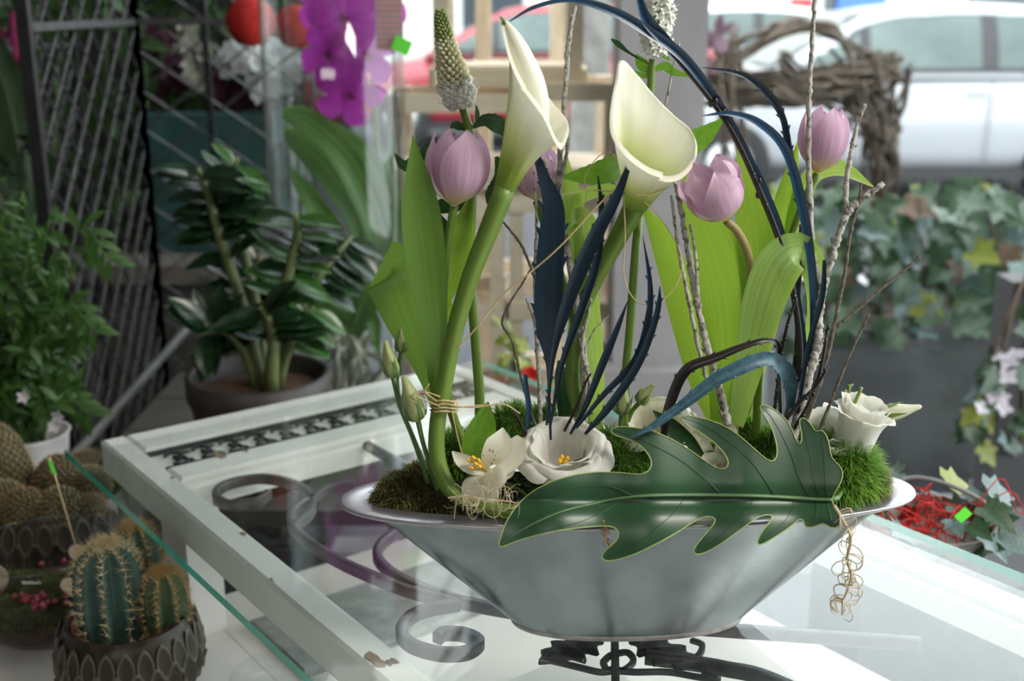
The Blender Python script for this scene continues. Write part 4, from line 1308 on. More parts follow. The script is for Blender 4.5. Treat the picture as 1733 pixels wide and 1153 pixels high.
for pts in ([(1220, 836), (1190, 808), (1150, 778), (1110, 756), (1070, 738), (1036, 728)], [(1310, 838), (1292, 810), (1268, 778), (1230, 746), (1190, 720), (1155, 707)], [(1372, 842), (1354, 812), (1342, 778), (1325, 740), (1305, 706), (1288, 686)],
            [(1388, 842), (1378, 812), (1372, 775), (1362, 735), (1357, 708)], [(1400, 842), (1396, 805), (1394, 765), (1388, 732)], [(1072, 840), (1040, 826), (1000, 822), (960, 830), (905, 855)],
            [(1160, 840), (1142, 866), (1120, 886), (1080, 918), (1025, 944)], [(1276, 842), (1264, 866), (1240, 886), (1205, 918), (1175, 937)], [(1345, 843), (1338, 868), (1322, 888), (1284, 922)], [(1378, 844), (1382, 866), (1376, 888)], [(1398, 846), (1404, 868), (1410, 892)], [(1060, 844), (1020, 866), (980, 884), (920, 900)]):
    MB().tube([leaf_pt(p[0], p[1], .0002) for p in cr(pts, 24)], [.0009, .0007, .0005, .0003], 6, ell=.4).build('side_vein', M_svein, big)
MB().tube([leaf_pt(1408, 846, 0), Q(1418, 842, -.05), Q(1425, 830, -.03), Q(1428, 835, -.01)], [.0028, .0026, .0024], 8).build('petiole', M_stemd, big)

# ================================================================ air roots and raffia
M_root = mat('tan_root', (.50, .40, .25), (.62, .52, .36), rough=.8, scale=90)
M_root2 = mat('rust_root', (.30, .14, .06), (.40, .22, .10), rough=.8, scale=90)
def roots(label, pts, r, n, curl, m, seed, spread=1.0, tangle=False):
    R = random.Random(seed)
    pp = crv(path(pts), 40)
    t = thing('air_root', label, 'root', pp[0])
    MB().tube(pp, [r, r, r * .8, r * .6], 6).build('main_root', m, t)
    mb = MB()
    for k in range(n):
        i = R.randint(3, 39)
        tg = (pp[min(i + 1, 39)] - pp[i - 1]).normalized()
        d = rnd_dir(R)
        d = (d - tg * d.dot(tg)).normalized()
        l = curl * R.uniform(.6, 1.3)
        up = Vector((0, 0, 1)) if not tangle else rnd_dir(R)
        cpts = [pp[i], pp[i] + d * l * .5 - up * l * .05, pp[i] + d * l * .75 * spread - up * l * .35, pp[i] + d * l * .55 - up * l * .75, pp[i] + d * l * .2 - up * l * .8]
        mb.tube(crv(cpts, 9), [r * .38, r * .34, r * .2], 5)
    mb.build('rootlet', m, t, kind='stuff')
    return t
roots('long tan curled air root hanging from the leaf over the bowl end', [(1412, 856, -.090), (1426, 880, -.092), (1440, 910, -.094), (1434, 945, -.094), (1440, 975, -.094), (1432, 1005, -.094), (1424, 1020, -.094)], .0016, 46, .016, M_root, 51)
roots('tangled tan air roots lying on the curled calla stem', [(758, 843, -.068), (790, 840, -.070), (820, 846, -.072), (850, 848, -.070), (878, 852, -.066)], .0009, 60, .020, M_root, 52, tangle=True)
roots('short rust brown root hanging over the front rim of the bowl', [(1020, 880, -.086), (1026, 896, -.088), (1024, 910, -.089), (1032, 924, -.089)], .0010, 12, .007, M_root2, 53)
def raffia(label, pts, r=.0007, n=50):
    b = Q(*pts[0])
    return tag(MB().tube(crv(path(pts), n), r, 5).build('raffia_strand', M_raff, None, off=b), label, 'raffia', 'raffia strands in the arrangement')
raffia('straight raffia strand stretched from the calla stem across the blue leaf', [(772, 590, -.036), (800, 562, -.036), (850, 500, -.036), (905, 455, -.036), (950, 415, -.036), (1015, 345, -.03), (1040, 322, -.03)], .0008)
raffia('thin wire like strand looped loosely below the wide open calla', [(1055, 328, -.012), (1058, 400, -.014), (1056, 470, -.016), (1080, 512, -.016), (1120, 508, -.014), (1148, 475, -.012), (1152, 430, -.008), (1110, 360, -.006), (1060, 322, -.008)], .0006)
raffia('thin strand knotted round the neck of the wide open calla', [(950, 330, -.02), (1000, 322, -.02), (1055, 326, -.022), (1090, 330, -.02), (1130, 318, -.01)], .0006)
raffia('looped strand hanging over the toothed green leaf', [(985, 400, -.01), (992, 330, -.01), (990, 300, -.01), (1010, 268, -.01), (1032, 258, -.012), (1050, 282, -.012), (1052, 300, -.012)], .0005)
# raffia tie around the stems
t = thing('raffia_tie', 'raffia tie wound around the calla stem and tulip leaves', 'raffia', Q(745, 690, -.036))
mb = MB()
for k, v in enumerate((676, 682, 688, 694)):
    mb.tube(crv([Q(728, v, -.02), Q(738, v + 3, -.036), Q(752, v + 2, -.038), Q(770, v + 4, -.03), Q(775, v, -.01)], 14), .0009, 5)
for pts in ([(752, 684, -.038), (800, 690, -.036), (850, 684, -.03), (880, 700, -.02)], [(745, 688, -.038), (715, 676, -.04), (698, 668, -.04), (720, 664, -.038), (745, 672, -.036)], [(765, 695, -.036), (772, 730, -.034), (785, 780, -.03)], [(740, 680, -.038), (720, 664, -.04), (726, 650, -.04)], [(770, 690, -.03), (820, 686, -.02), (835, 692, -.01)]):
    mb.tube(crv(path(pts), 16), .0007, 5)
mb.build('strand', M_raff, t)
# ================================================================ cactus pots and terrarium on the low table
def pot_prof(r, h, bulge=.16, lip=.012):
    return [(r * .70, 0), (r * .86, h * .10), (r * (1 + bulge * .25), h * .35), (r * (1 + bulge * .45), h * .58), (r * 1.02, h * .82), (r * .93, h * .95), (r * .90, h), (r * .86, h * 1.0), (r * .83, h * .97), (r * .83, h * .80), (r * .83, h * .5)]
M_bronze = mat('bronze_glaze', (.024, .020, .014), (.05, .042, .03), rough=.38, scale=60, metal=.35, bump=.3, bscale=120)
M_scale = mat('bronze_scale_rim', (.075, .064, .045), (.14, .122, .09), rough=.35, scale=80, metal=.4, bump=.2, bscale=150)
def scale_mesh():
    mb = MB()
    n = 18
    out, mid, inn = [], [], []
    for j in range(n):
        a = 2 * math.pi * j / n
        y = math.sin(a)
        x = .42 * math.cos(a) * (1 - .35 * y * y) 
        out.append((x * 1.12, y * 1.10, -.02)); mid.append((x, y, .10)); inn.append((x * .80, y * .84, .01))
    c = [(p[0] * .4, p[1] * .4, -.045) for p in inn]
    mb.grid([out, mid, inn], True)
    mb.grid([inn, c], True, mi=1)
    mb.face([len(mb.v) - n + j for j in range(n)], mi=1)
    return mb.mesh('scale', [M_scale, M_bronze])
SCALE = scale_mesh()
def scale_pot(label, c, r, h, rows_, per):
    t = thing('scale_pot', label, 'pot', c, 'pots with almond shaped relief')
    pr = pot_prof(r, h)
    pp = cr(pr[:7], 40)
    MB().lathe([tuple(p) for p in pp] + pr[7:], c, 56).build('body', M_bronze, t)
    for k in range(rows_):
        z = h * (.14 + .70 * (k + .5) / rows_)
        i = min(range(40), key=lambda q: abs(pp[q][1] - z))
        rr = pp[i][0]
        sl = (pp[min(i + 1, 39)][0] - pp[max(i - 1, 0)][0]) / max(1e-6, (pp[min(i + 1, 39)][1] - pp[max(i - 1, 0)][1]))
        hh = h * .70 / rows_ * .84
        for j in range(per):
            a = 2 * math.pi * (j + .5 * (k % 2)) / per
            d = Vector((math.cos(a), math.sin(a), 0))
            up = (Vector((0, 0, 1)) + d * sl).normalized()
            nn = (d - Vector((0, 0, 1)) * sl).normalized()
            x = up.cross(nn)
            sx = 2 * math.pi * rr / per / .84 * .86
            m = Matrix((x * sx, up * hh, nn * hh * .7)).transposed().to_4x4()
            m.translation = c + d * (rr + .0006) + Vector((0, 0, z))
            inst('scale', SCALE, m, t)
    return t
M_pebble = mat('cactus_soil', (.03, .022, .015), (.07, .05, .03), rough=.95, scale=120, bump=.7, bscale=200)
pc = PZ(217, 1062, .695); pc.z = ZS + .0006
PH = .112
scale_pot('bronze pot with almond relief holding the ribbed blue green cacti', pc, .083, PH, 3, 24)
MB_ = MB()
MB_.lathe([(.072, PH - .030), (.05, PH - .026), (.02, PH - .025), (.0005, PH - .024)], pc, 40)
tag(MB_.build('cactus_soil', M_pebble, None, off=pc + Vector((0, 0, PH - .03))), 'dark soil inside the bronze pot of ribbed cacti', 'soil')
M_terra = mat('terracotta', (.22, .075, .035), (.30, .11, .055), rough=.8, scale=30)
tag(MB().lathe([(.052, PH - .05), (.062, PH - .006), (.0645, PH - .006), (.0645, PH - .010), (.056, PH - .05)], pc + Vector((-.003, .0, 0)), 40).build('nursery_pot', M_terra, None, off=pc + Vector((0, 0, PH - .05))), 'red brown nursery pot set inside the bronze cactus pot', 'pot')
M_cact = mat('blue_green_cactus', (.045, .10, .085), (.07, .14, .11), rough=.6, scale=30, bump=.1, bscale=150)
M_cact2 = mat('green_cactus', (.06, .11, .055), (.09, .15, .07), rough=.6, scale=30, bump=.1, bscale=150)
M_spine = mat('straw_spine', (.55, .42, .22), (.68, .57, .36), rough=.6, scale=40)
M_spineo = mat('golden_spine', (.46, .29, .10), (.60, .42, .18), rough=.6, scale=40)
def cactus(label, base, h, r, ribs, m, seed, sm, spn=11, sl=.015, lean=Vector((0, 0, 1))):
    R = random.Random(seed)
    t = thing('column_cactus', label, 'cactus', base, 'ribbed cacti in the bronze pot')
    M = basis(lean, Vector((1, 0, 0)))
    prof = [(.62, 0), (.86, .12), (.98, .35), (1, .55), (.94, .75), (.78, .89), (.5, .97), (.2, .995), (.01, .985)]
    pp = cr(prof, 36)
    rib = lambda rr, z, a: rr * (1 - .48 * (abs(math.sin(ribs * a / 2)) ** .7))
    MB().lathe([(max(p[0], .002) * r, p[1] * h) for p in pp], base, ribs * 10, M, rib).build('stem', m, t)
    sp, ar = MB(), MB()
    for k in range(ribs):
        a = 2 * math.pi * k / ribs
        d0 = Vector((math.cos(a), math.sin(a), 0))
        for q in range(18):
            f = .06 + q / 17 * .90
            i = min(int(f * 35), 34)
            rr, zz = pp[i][0] * r, pp[i][1] * h
            p = base + M @ (d0 * rr + Vector((0, 0, zz)))
            nn = M @ (d0 * (1.2 - f) + Vector((0, 0, .15 + f * .9))).normalized()
            ar.ball(p, .0013, 6, 4)
            for _ in range(spn + (6 if q > 14 else 0)):
                d = (nn + rnd_dir(R) * .95).normalized()
                l = sl * R.uniform(.5, 1.15)
                e = perp(d) * .00042
                e2 = d.cross(e)
                o = len(sp.v)
                sp.v.extend([p + e, p - e * .5 + e2 * .87, p - e * .5 - e2 * .87, p + d * l])
                sp.face((o, o + 1, o + 3)); sp.face((o + 1, o + 2, o + 3)); sp.face((o + 2, o, o + 3))
    for _ in range(150):
        p = base + M @ Vector((R.gauss(0, .2) * r, R.gauss(0, .2) * r, h * .97))
        d = (M @ Vector((R.gauss(0, .5), R.gauss(0, .5), 1))).normalized()
        e = perp(d) * .00042
        e2 = d.cross(e)
        o = len(sp.v)
        sp.v.extend([p + e, p - e * .5 + e2 * .87, p - e * .5 - e2 * .87, p + d * sl * R.uniform(.5, 1.1)])
        sp.face((o, o + 1, o + 3)); sp.face((o + 1, o + 2, o + 3)); sp.face((o + 2, o, o + 3))
    ar.build('areole', mat('areole_wool', (.55, .46, .34), rough=.9), t, kind='stuff')
    sp.build('spine', sm, t, kind='stuff', smooth=False)
    return t
cb = pc + Vector((0, 0, PH - .03))
cactus('tallest blue green ribbed cactus with straw spines', cb + Vector((-.012, -.018, 0)), .135, .043, 9, M_cact, 1, M_spine)
cactus('blue green ribbed cactus standing behind the tallest one', cb + Vector((.010, .030, 0)), .135, .031, 8, M_cact, 2, M_spineo, lean=Vector((-.02, .05, 1)))
cactus('small green ribbed cactus with golden spines', cb + Vector((.050, -.004, .002)), .090, .029, 8, M_cact2, 3, M_spineo, sl=.013)

# terrarium bowl
tc_ = P(78, 1010, 1.49); tc_.z = ZS + .001
M_bgl = thin_glass('bowl_glass', (.97, .98, .98), .018, .8)
tr = thing('terrarium_bowl', 'round open glass terrarium bowl with planted layers', 'terrarium', tc_)
RB = .112
zz = lambda ph: RB * (1 - math.cos(ph))
prof = [(.045, 0)] + [(RB * math.sin(ph), .83 * zz(ph) - .012) for ph in [.5 + k * (2.12 - .5) / 20 for k in range(21)]]
prof = [(r_, max(0, z_)) for r_, z_ in prof]
MB().lathe(prof, tc_, 56).build('glass_wall', M_bgl, tr)
lr, lz = prof[-1]
MB().lathe([(lr - .001, lz - .001), (lr + .0018, lz), (lr, lz + .002), (lr - .0016, lz)], tc_, 56).build('glass_lip', thin_glass('lip_glass', (.9, .93, .92), .12, .85), tr)
MB().lathe([(.045, .003), (.075, .012), (.095, .03), (.104, .048), (.08, .052), (.02, .055), (.001, .055)], tc_, 40, None, lambda r_, z_, a: r_ * .97).build('soil_layer', mat('terrarium_soil', (.035, .022, .014), (.08, .05, .03), rough=.95, scale=60), tr)
R = random.Random(9)
mb, core = MB(), MB()
for cx, cy, rr in ((-.035, -.050, .040), (.030, -.045, .040), (-.045, .02, .045), (.035, .03, .045), (0, .0, .045), (.0, -.07, .03)):
    p = tc_ + Vector((cx, cy, .054))
    core.ball(p, (rr, rr, .012), 14, 7)
    for _ in range(700):
        d = rnd_dir(R, .6)
        tufts(mb, p + Vector((d.x * rr, d.y * rr, d.z * .012)), d, .007, .0006, R)
core.build('moss_core', M_mossb, tr)
mb.build('moss', mat('terrarium_moss', (.045, .085, .012), (.12, .18, .03), rough=.9, scale=60, trans=.2), tr, kind='stuff')
M_berry = mat('red_berry', (.26, .020, .045), (.38, .04, .08), rough=.35, scale=90, coat=.2)
ber = bpy.data.meshes.new('berry')
mbb = MB(); mbb.ball((0, 0, 0), .0040, 10, 7); ber = mbb.mesh('berry', M_berry)
for k in range(26):
    u, v = R.gauss(70, 22), R.gauss(1018, 16)
    p = tc_ + Vector((R.gauss(.012, .020), R.gauss(-.052, .014), .068 + R.uniform(0, .010)))
    inst('berry', ber, Matrix.Translation(p), tr)
for k in range(7):
    p = tc_ + Vector((R.uniform(-.03, .06), .05 + R.uniform(-.01, .03), .074 + R.uniform(0, .01)))
    inst('berry', ber, Matrix.Translation(p), tr)
# wooden hearts and a slice of wood
M_pale = mat('pale_wood', (.52, .40, .27), (.62, .50, .36), rough=.7, stripes=(3, 30))
def heart(p, sz, M, nm='heart'):
    pts = []
    for k in range(28):
        a = 2 * math.pi * k / 28
        pts.append((16 * math.sin(a) ** 3 / 16, (13 * math.cos(a) - 5 * math.cos(2 * a) - 2 * math.cos(3 * a) - math.cos(4 * a)) / 16))
    mb = MB()
    fr = [p + M @ Vector((x * sz, y * sz, .0025)) for x, y in pts]
    bk = [p + M @ Vector((x * sz, y * sz, -.0025)) for x, y in pts]
    mb.grid([fr, bk], True)
    mb.face(list(range(28))); mb.face(list(range(28, 56))[::-1])
    return mb
tag(heart(tc_ + Vector((.052, .015, .108)), .019, basis(Vector((.1, -1, .35)), Vector((1, 0, 0)))).build('wooden_heart', M_pale, None, smooth=False, off=tc_ + Vector((.052, .015, .09))), 'pale wooden heart standing upright in the terrarium', 'heart')
tag(heart(tc_ + Vector((.056, -.030, .081)), .020, basis(Vector((.3, -.6, .9)), Vector((1, .4, 0)))).build('wooden_heart', M_pale, None, smooth=False, off=tc_ + Vector((.056, -.03, .07))), 'pale wooden heart lying on the moss beside the red berries', 'heart')
mb = MB()
_p = tc_ + Vector((-.062, -.025, .088))
mb.lathe([(.0005, -.011), (.020, -.011), (.0215, -.008), (.0215, .008), (.020, .011), (.0005, .011)], _p, 24, basis(Vector((.5, -.4, .75))))
tag(mb.build('wood_slice', mat('bark_slice', (.20, .15, .11), (.36, .28, .20), rough=.8, scale=40), None, off=_p), 'round slice of branch leaning in the terrarium', 'wood slice')
# green price flag on a stick
st0, st1 = tc_ + Vector((.066, -.012, .068)), P(84, 775, 1.44)
t = thing('price_stick', 'bright green paper flag on a thin stick stuck in the terrarium', 'price tag', st0)
MB().tube([st0 - Vector((0, 0, .005)), st0.lerp(st1, .5), st1], .0011, 7).build('stick', mat('bamboo', (.50, .36, .20), (.6, .45, .27), rough=.6, scale=50), t)
M_flag = mat('neon_green_paper', (.16, .85, .06), (.19, .90, .09), rough=.6, scale=20, trans=.2)
d_ = (st1 - st0).normalized()
mb = MB()
mb.grid([[st1 - d_ * .001 + Vector((-.002, -.0015, 0)), st1 - d_ * .001 + Vector((.004, -.003, -.004))], [st1 - d_ * .024 + Vector((-.0005, -.0015, 0)), st1 - d_ * .024 + Vector((.005, -.003, -.002))]])
mb.grid([[st1 - d_ * .001 + Vector((-.002, .0015, 0)), st1 - d_ * .001 + Vector((-.005, .002, .003))], [st1 - d_ * .024 + Vector((-.0005, .0015, 0)), st1 - d_ * .024 + Vector((-.004, .002, -.002))]])
mb.build('flag', M_flag, t, smooth=False)

# pot of small round cacti
pm = P(100, 900, 1.72); pm.z = ZS + .0006
scale_pot('wide bronze relief pot full of small round cacti', pm, .116, .115, 3, 28)
tag(MB().lathe([(.096, .098), (.06, .104), (.0005, .106)], pm, 40).build('cactus_soil', M_pebble, None, off=pm + Vector((0, 0, .098))), 'dark soil inside the wide pot of round cacti', 'soil')
M_mam = mat('mottled_round_cactus', (.05, .055, .02), (.12, .085, .04), rough=.75, scale=70, bump=.3, bscale=200)
def mammi(label, p, r, ax, seed, sm):
    R = random.Random(seed)
    t = thing('round_cactus', label, 'cactus', p - ax.normalized() * r[2] * .8, 'round cacti in the wide pot')
    M = basis(ax)
    core, tip = MB(), MB()
    core.ball(p, r, 22, 14, M)
    core.build('stem', M_mam, t)
    n = int(200 + 60 * r[2] / r[0])
    bm_ = MB()
    for k in range(n):
        z = 1 - 1.8 * (k + .5) / n
        a = k * 2.39996
        q = math.sqrt(max(0, 1 - z * z))
        d = Vector((q * math.cos(a), q * math.sin(a), z))
        pp_ = p + M @ Vector((d.x * r[0], d.y * r[1], d.z * r[2]))
        nn = (M @ Vector((d.x / r[0], d.y / r[1], d.z / r[2]))).normalized()
        bm_.ball(pp_, .0036, 6, 4)
        for _ in range(7):
            dd = (nn * .6 + rnd_dir(R)).normalized()
            e = perp(dd) * .0003
            o = len(tip.v)
            b0 = pp_ + nn * .003
            tip.v.extend([b0 + e, b0 - e, b0 + dd * .006])
            tip.face((o, o + 1, o + 2))
    bm_.build('tubercle', M_mam, t, kind='stuff')
    tip.build('spine', sm, t, kind='stuff', smooth=False)
    return t
M_tan = mat('tan_spine', (.50, .38, .20), (.64, .52, .32), rough=.7, scale=40)
M_rusts = mat('rusty_spine', (.38, .20, .08), (.52, .32, .15), rough=.7, scale=40)
zb = Vector((0, 0, .112))
mammi('tallest leaning club shaped cactus of the wide pot', pm + zb + Vector((-.075, .01, .040)), (.034, .034, .072), Vector((-.35, .05, 1)), 1, M_tan)
mammi('short club cactus leaning over the corner of the old door', pm + zb + Vector((.085, .055, .020)), (.026, .026, .058), Vector((.75, .25, .6)), 2, M_tan)
for k, (x, y, z, r_, lb) in enumerate(((.012, -.005, .022, .036, 'round cactus with rusty crown in the middle of the wide pot'), (-.055, -.055, .004, .032, 'round cactus at the rim beside the tallest club cactus'), (-.018, -.075, -.002, .034, 'round cactus at the front rim of the wide pot'),
                                     (.035, -.070, -.002, .033, 'round cactus at the rim next to the glass corner'), (.062, -.015, .012, .031, 'round cactus under the glass corner'), (.035, .05, .012, .032, 'round cactus behind the rusty crowned one'), (.075, -.052, -.008, .022, 'smallest round cactus at the rim of the wide pot'))):
    mammi(lb, pm + zb + Vector((x, y, z)), (r_, r_, r_ * 1.05), Vector((x * 2, y * 2, .5)), 10 + k, M_rusts if k in (0, 2, 5) else M_tan)

# ================================================================ bushy climbing plant in a white pot
M_vine = mat('bright_pinnate_leaf', (.022, .07, .010), (.05, .125, .02), rough=.5, scale=15, trans=.25, tcol=(.07, .18, .02))
pj = P(50, 735, 2.00); pj.z = 0
cl = thing('climbing_plant', 'bushy climbing plant with small feathery green leaves in a white pot', 'plant', pj)
zt = P(60, 835, 2.0).z
MB().lathe([(.0005, zt), (.05, zt), (.062, zt + .06), (.068, zt + .115), (.071, zt + .12), (.066, zt + .12), (.060, zt + .09), (.001, zt + .088)], pj, 32).build('pot', mat('white_pot', (.70, .68, .66), rough=.4), cl)
LFM = MB()
LFM.blade([(0, t_, -.3 * t_ * t_) for t_ in (0, .25, .5, .75, 1)], [.34 * x for x in (0, .7, 1, .9, .55, 0)], face=Vector((0, 0, 1)), n=6, nx=2, cup=.2)
LF = LFM.mesh('leaf', M_vine)
R = random.Random(77)
stm, more = MB(), MB()
nleaf = 0
for k in range(64):
    tx = R.uniform(-150, 165)
    tv = R.uniform(290, 700)
    if tv < 360 and tx > 100:
        tx -= 70
    if tv > 600 and tx > 110:
        tx -= 60
    tip = P(tx, tv, 2.0 + R.uniform(-.15, .14))
    b = pj + Vector((R.uniform(-.02, .02), R.uniform(-.02, .02), zt + .09))
    mid = b.lerp(tip, .5) + Vector((R.uniform(-.06, .06), R.uniform(-.05, .05), .06))
    pp = crv([b, mid, tip], 16)
    stm.tube(pp, [.0018, .0012, .0007], 5)
    for i in range(4, 16):
        tg = (pp[min(i + 1, 15)] - pp[i - 1]).normalized()
        for sg in (-1, 1):
            d = rnd_dir(R)
            d = (d - tg * d.dot(tg) * .6 + Vector((.2 * sg, -.35, -.25))).normalized()
            m = leaf_mtx(pp[i], d, Vector((R.uniform(-.5, .5), -.6, .8)), R.uniform(.022, .040))
            if nleaf < 296 and pp[i].y < 2.03 and R.random() < .75:
                inst('leaf', LF, m, cl)
                nleaf += 1
            else:
                o_ = len(more.v)
                more.v.extend(m @ q for q in LFM.v)
                for f_, u_ in zip(LFM.f, LFM.uv):
                    more.face([o_ + x for x in f_], u_)
more.build('leaf_mass', M_vine, cl, kind='stuff')
# a few long hanging pinnate sprays
for tx, tv in ((150, 700), (185, 440), (160, 560)):
    b = P(tx - 60, tv - 40, 1.93)
    tip = P(tx, tv, 1.90)
    pp = crv([pj + Vector((0, 0, zt + .1)), b, tip], 12)
    stm.tube(pp, .001, 5)
    for i in range(5, 12):
        for sg in (-1, 1):
            tg = (pp[min(i + 1, 11)] - pp[i - 1]).normalized()
            sd = tg.cross(Vector((0, -1, .3))).normalized() * sg
            inst('leaf', LF, leaf_mtx(pp[i], (sd + tg * .7 + Vector((0, 0, -.3))).normalized(), Vector((0, -.8, .6)), .042), cl)
stm.build('stem', M_stemd, cl, kind='stuff')
M_wf = mat('white_blossom', (.74, .70, .72), (.82, .78, .80), rough=.6, scale=30, trans=.2)
for u, v in ((98, 705), (92, 722), (40, 672)):
    p = P(u, v, 1.86)
    mb = MB()
    for k in range(5):
        a = k * 1.257
        e = Vector((math.cos(a), -.3, math.sin(a)))
        mb.blade([p, p + e * .007, p + e * .012], [.002, .008, .001], face=Vector((0, -1, .2)), n=5, nx=2)
    mb.build('blossom', M_wf, cl)
# a stand for it
tag(MB().box((pj.x, pj.y, zt / 2 - .001), (.20, .20, zt - .002)).build('plinth', mat('dark_wood', (.04, .03, .022), (.07, .05, .035), rough=.7, scale=12), None, smooth=False, off=Vector((pj.x, pj.y, 0))), 'dark plinth carrying the bushy climbing plant', 'plinth')
# ================================================================ shelf behind the table, zamioculcas, vanda vase
M_oldwood = mat('weathered_grey_wood', (.075, .068, .060), (.16, .145, .125), rough=.9, stripes=(3, 40), bump=.6)
SHZ = .56
sh = thing('plant_bench', 'dark wooden bench behind the old door carrying the potted plants', 'bench', (-.50, 2.45, 0))
for k in range(4):
    MB().box((-.50, 2.09 + .215 * k, SHZ - .015), (.68, .208, .03)).build('plank', M_oldwood, sh, smooth=False)
for x in (-.80, -.20):
    for y in (2.03, 2.80):
        MB().box((x, y, (SHZ - .03) / 2), (.06, .06, SHZ - .03)).build('leg', M_oldwood, sh, smooth=False)
M_zpot = mat('dark_brown_pot', (.025, .023, .023), (.055, .042, .036), rough=.55, scale=14, bump=.2, bscale=60)
zp = P(437, 632, 2.14); zc = Vector((zp.x, zp.y, SHZ + .001))
ph = zp.z - SHZ
zz_ = thing('zamioculcas', 'glossy dark green zamioculcas with arching stems in a dark round pot', 'plant', zc)
r_ = .132
MB().lathe([(.0005, 0), (r_ * .72, 0), (r_ * .80, ph * .1), (r_ * .98, ph * .75), (r_ * 1.03, ph * .80), (r_ * 1.04, ph), (r_ * .97, ph + .002), (r_ * .93, ph - .004), (r_ * .90, ph * .6)], zc, 48).build('pot', M_zpot, zz_)
MB().lathe([(r_ * .92, ph - .035), (r_ * .6, ph - .026), (.0005, ph - .022)], zc, 36, None, None).build('soil', mat('coco_soil', (.055, .026, .014), (.11, .055, .03), rough=.95, scale=70, bump=.9, bscale=120), zz_)
M_zl = mat('glossy_dark_leaf', (.006, .022, .008), (.014, .045, .015), rough=.27, scale=9, coat=.1, trans=.06)
M_zlb = mat('glossy_bright_leaf', (.025, .085, .015), (.05, .15, .025), rough=.3, scale=9, coat=.3, trans=.2)
ZL = leaf_mesh('leaf', M_zl, 1, .46, (.15, .75, 1, .92, .6, 0), .25, .25, 4, 9)
ZLB = leaf_mesh('leaf', M_zlb, 1, .42, (.15, .75, 1, .92, .6, 0), .25, .25, 4, 9)
M_zs = mat('zamioculcas_stem', (.11, .15, .05), (.17, .19, .08), rough=.4, stripes=(5, 2))
R = random.Random(5)
YZ = 2.14
for pts, r0, f0, nl, sz, curl, br in (
        ([(440, 640, 0), (412, 520, .01), (372, 400, .02), (352, 330, .0), (335, 285, -.06)], .013, .42, 12, .075, .6, 0),
        ([(448, 640, .02), (430, 500, .02), (404, 390, .03), (392, 320, .02), (402, 268, -.02)], .011, .5, 11, .065, .6, 1),
        ([(455, 640, -.03), (470, 540, -.03), (492, 450, -.04), (503, 400, -.05), (500, 362, -.08)], .012, .35, 12, .075, .5, 1),
        ([(470, 640, 0), (500, 540, .0), (540, 470, .02), (575, 425, .04), (596, 400, .06)], .010, .45, 9, .078, .5, 0),
        ([(430, 640, -.02), (405, 585, -.04), (372, 560, -.06), (335, 568, -.08)], .009, .3, 8, .085, .2, 0),
        ([(460, 640, -.05), (462, 590, -.06), (455, 545, -.08), (440, 520, -.10)], .013, .45, 7, .085, .1, 0),
        ([(448, 645, .04), (430, 570, .05), (420, 500, .06), (440, 430, .06)], .010, .4, 10, .075, .3, 0),
        ([(475, 640, -.02), (492, 580, -.03), (510, 540, -.04), (530, 520, -.04)], .008, .3, 7, .070, .2, 1)):
    pp = crv([P(u, v, YZ + d) for u, v, d in pts], 30)
    pp[0].z = zc.z + ph - .03
    MB().tube(pp, [r0, r0 * .85, r0 * .6, r0 * .3], 9).build('stem', M_zs, zz_)
    for k in range(nl):
        i = int(lerp(f0, 1, k / nl) * 28) + 1
        tg = (pp[min(i + 1, 29)] - pp[i - 1]).normalized()
        for sg in (-1, 1):
            sd = tg.cross(Vector((.15 * sg, -1, .25))).normalized() * sg
            d = (sd + tg * R.uniform(.2, .7) + Vector((0, R.uniform(-.5, 0), -.25 * curl - R.uniform(0, .15)))).normalized()
            inst('leaf', ZLB if (br and R.random() < .75) else ZL, leaf_mtx(pp[i], d, Vector((R.uniform(-.2, .2), -.5, .85)), sz * R.uniform(.9, 1.25)), zz_)

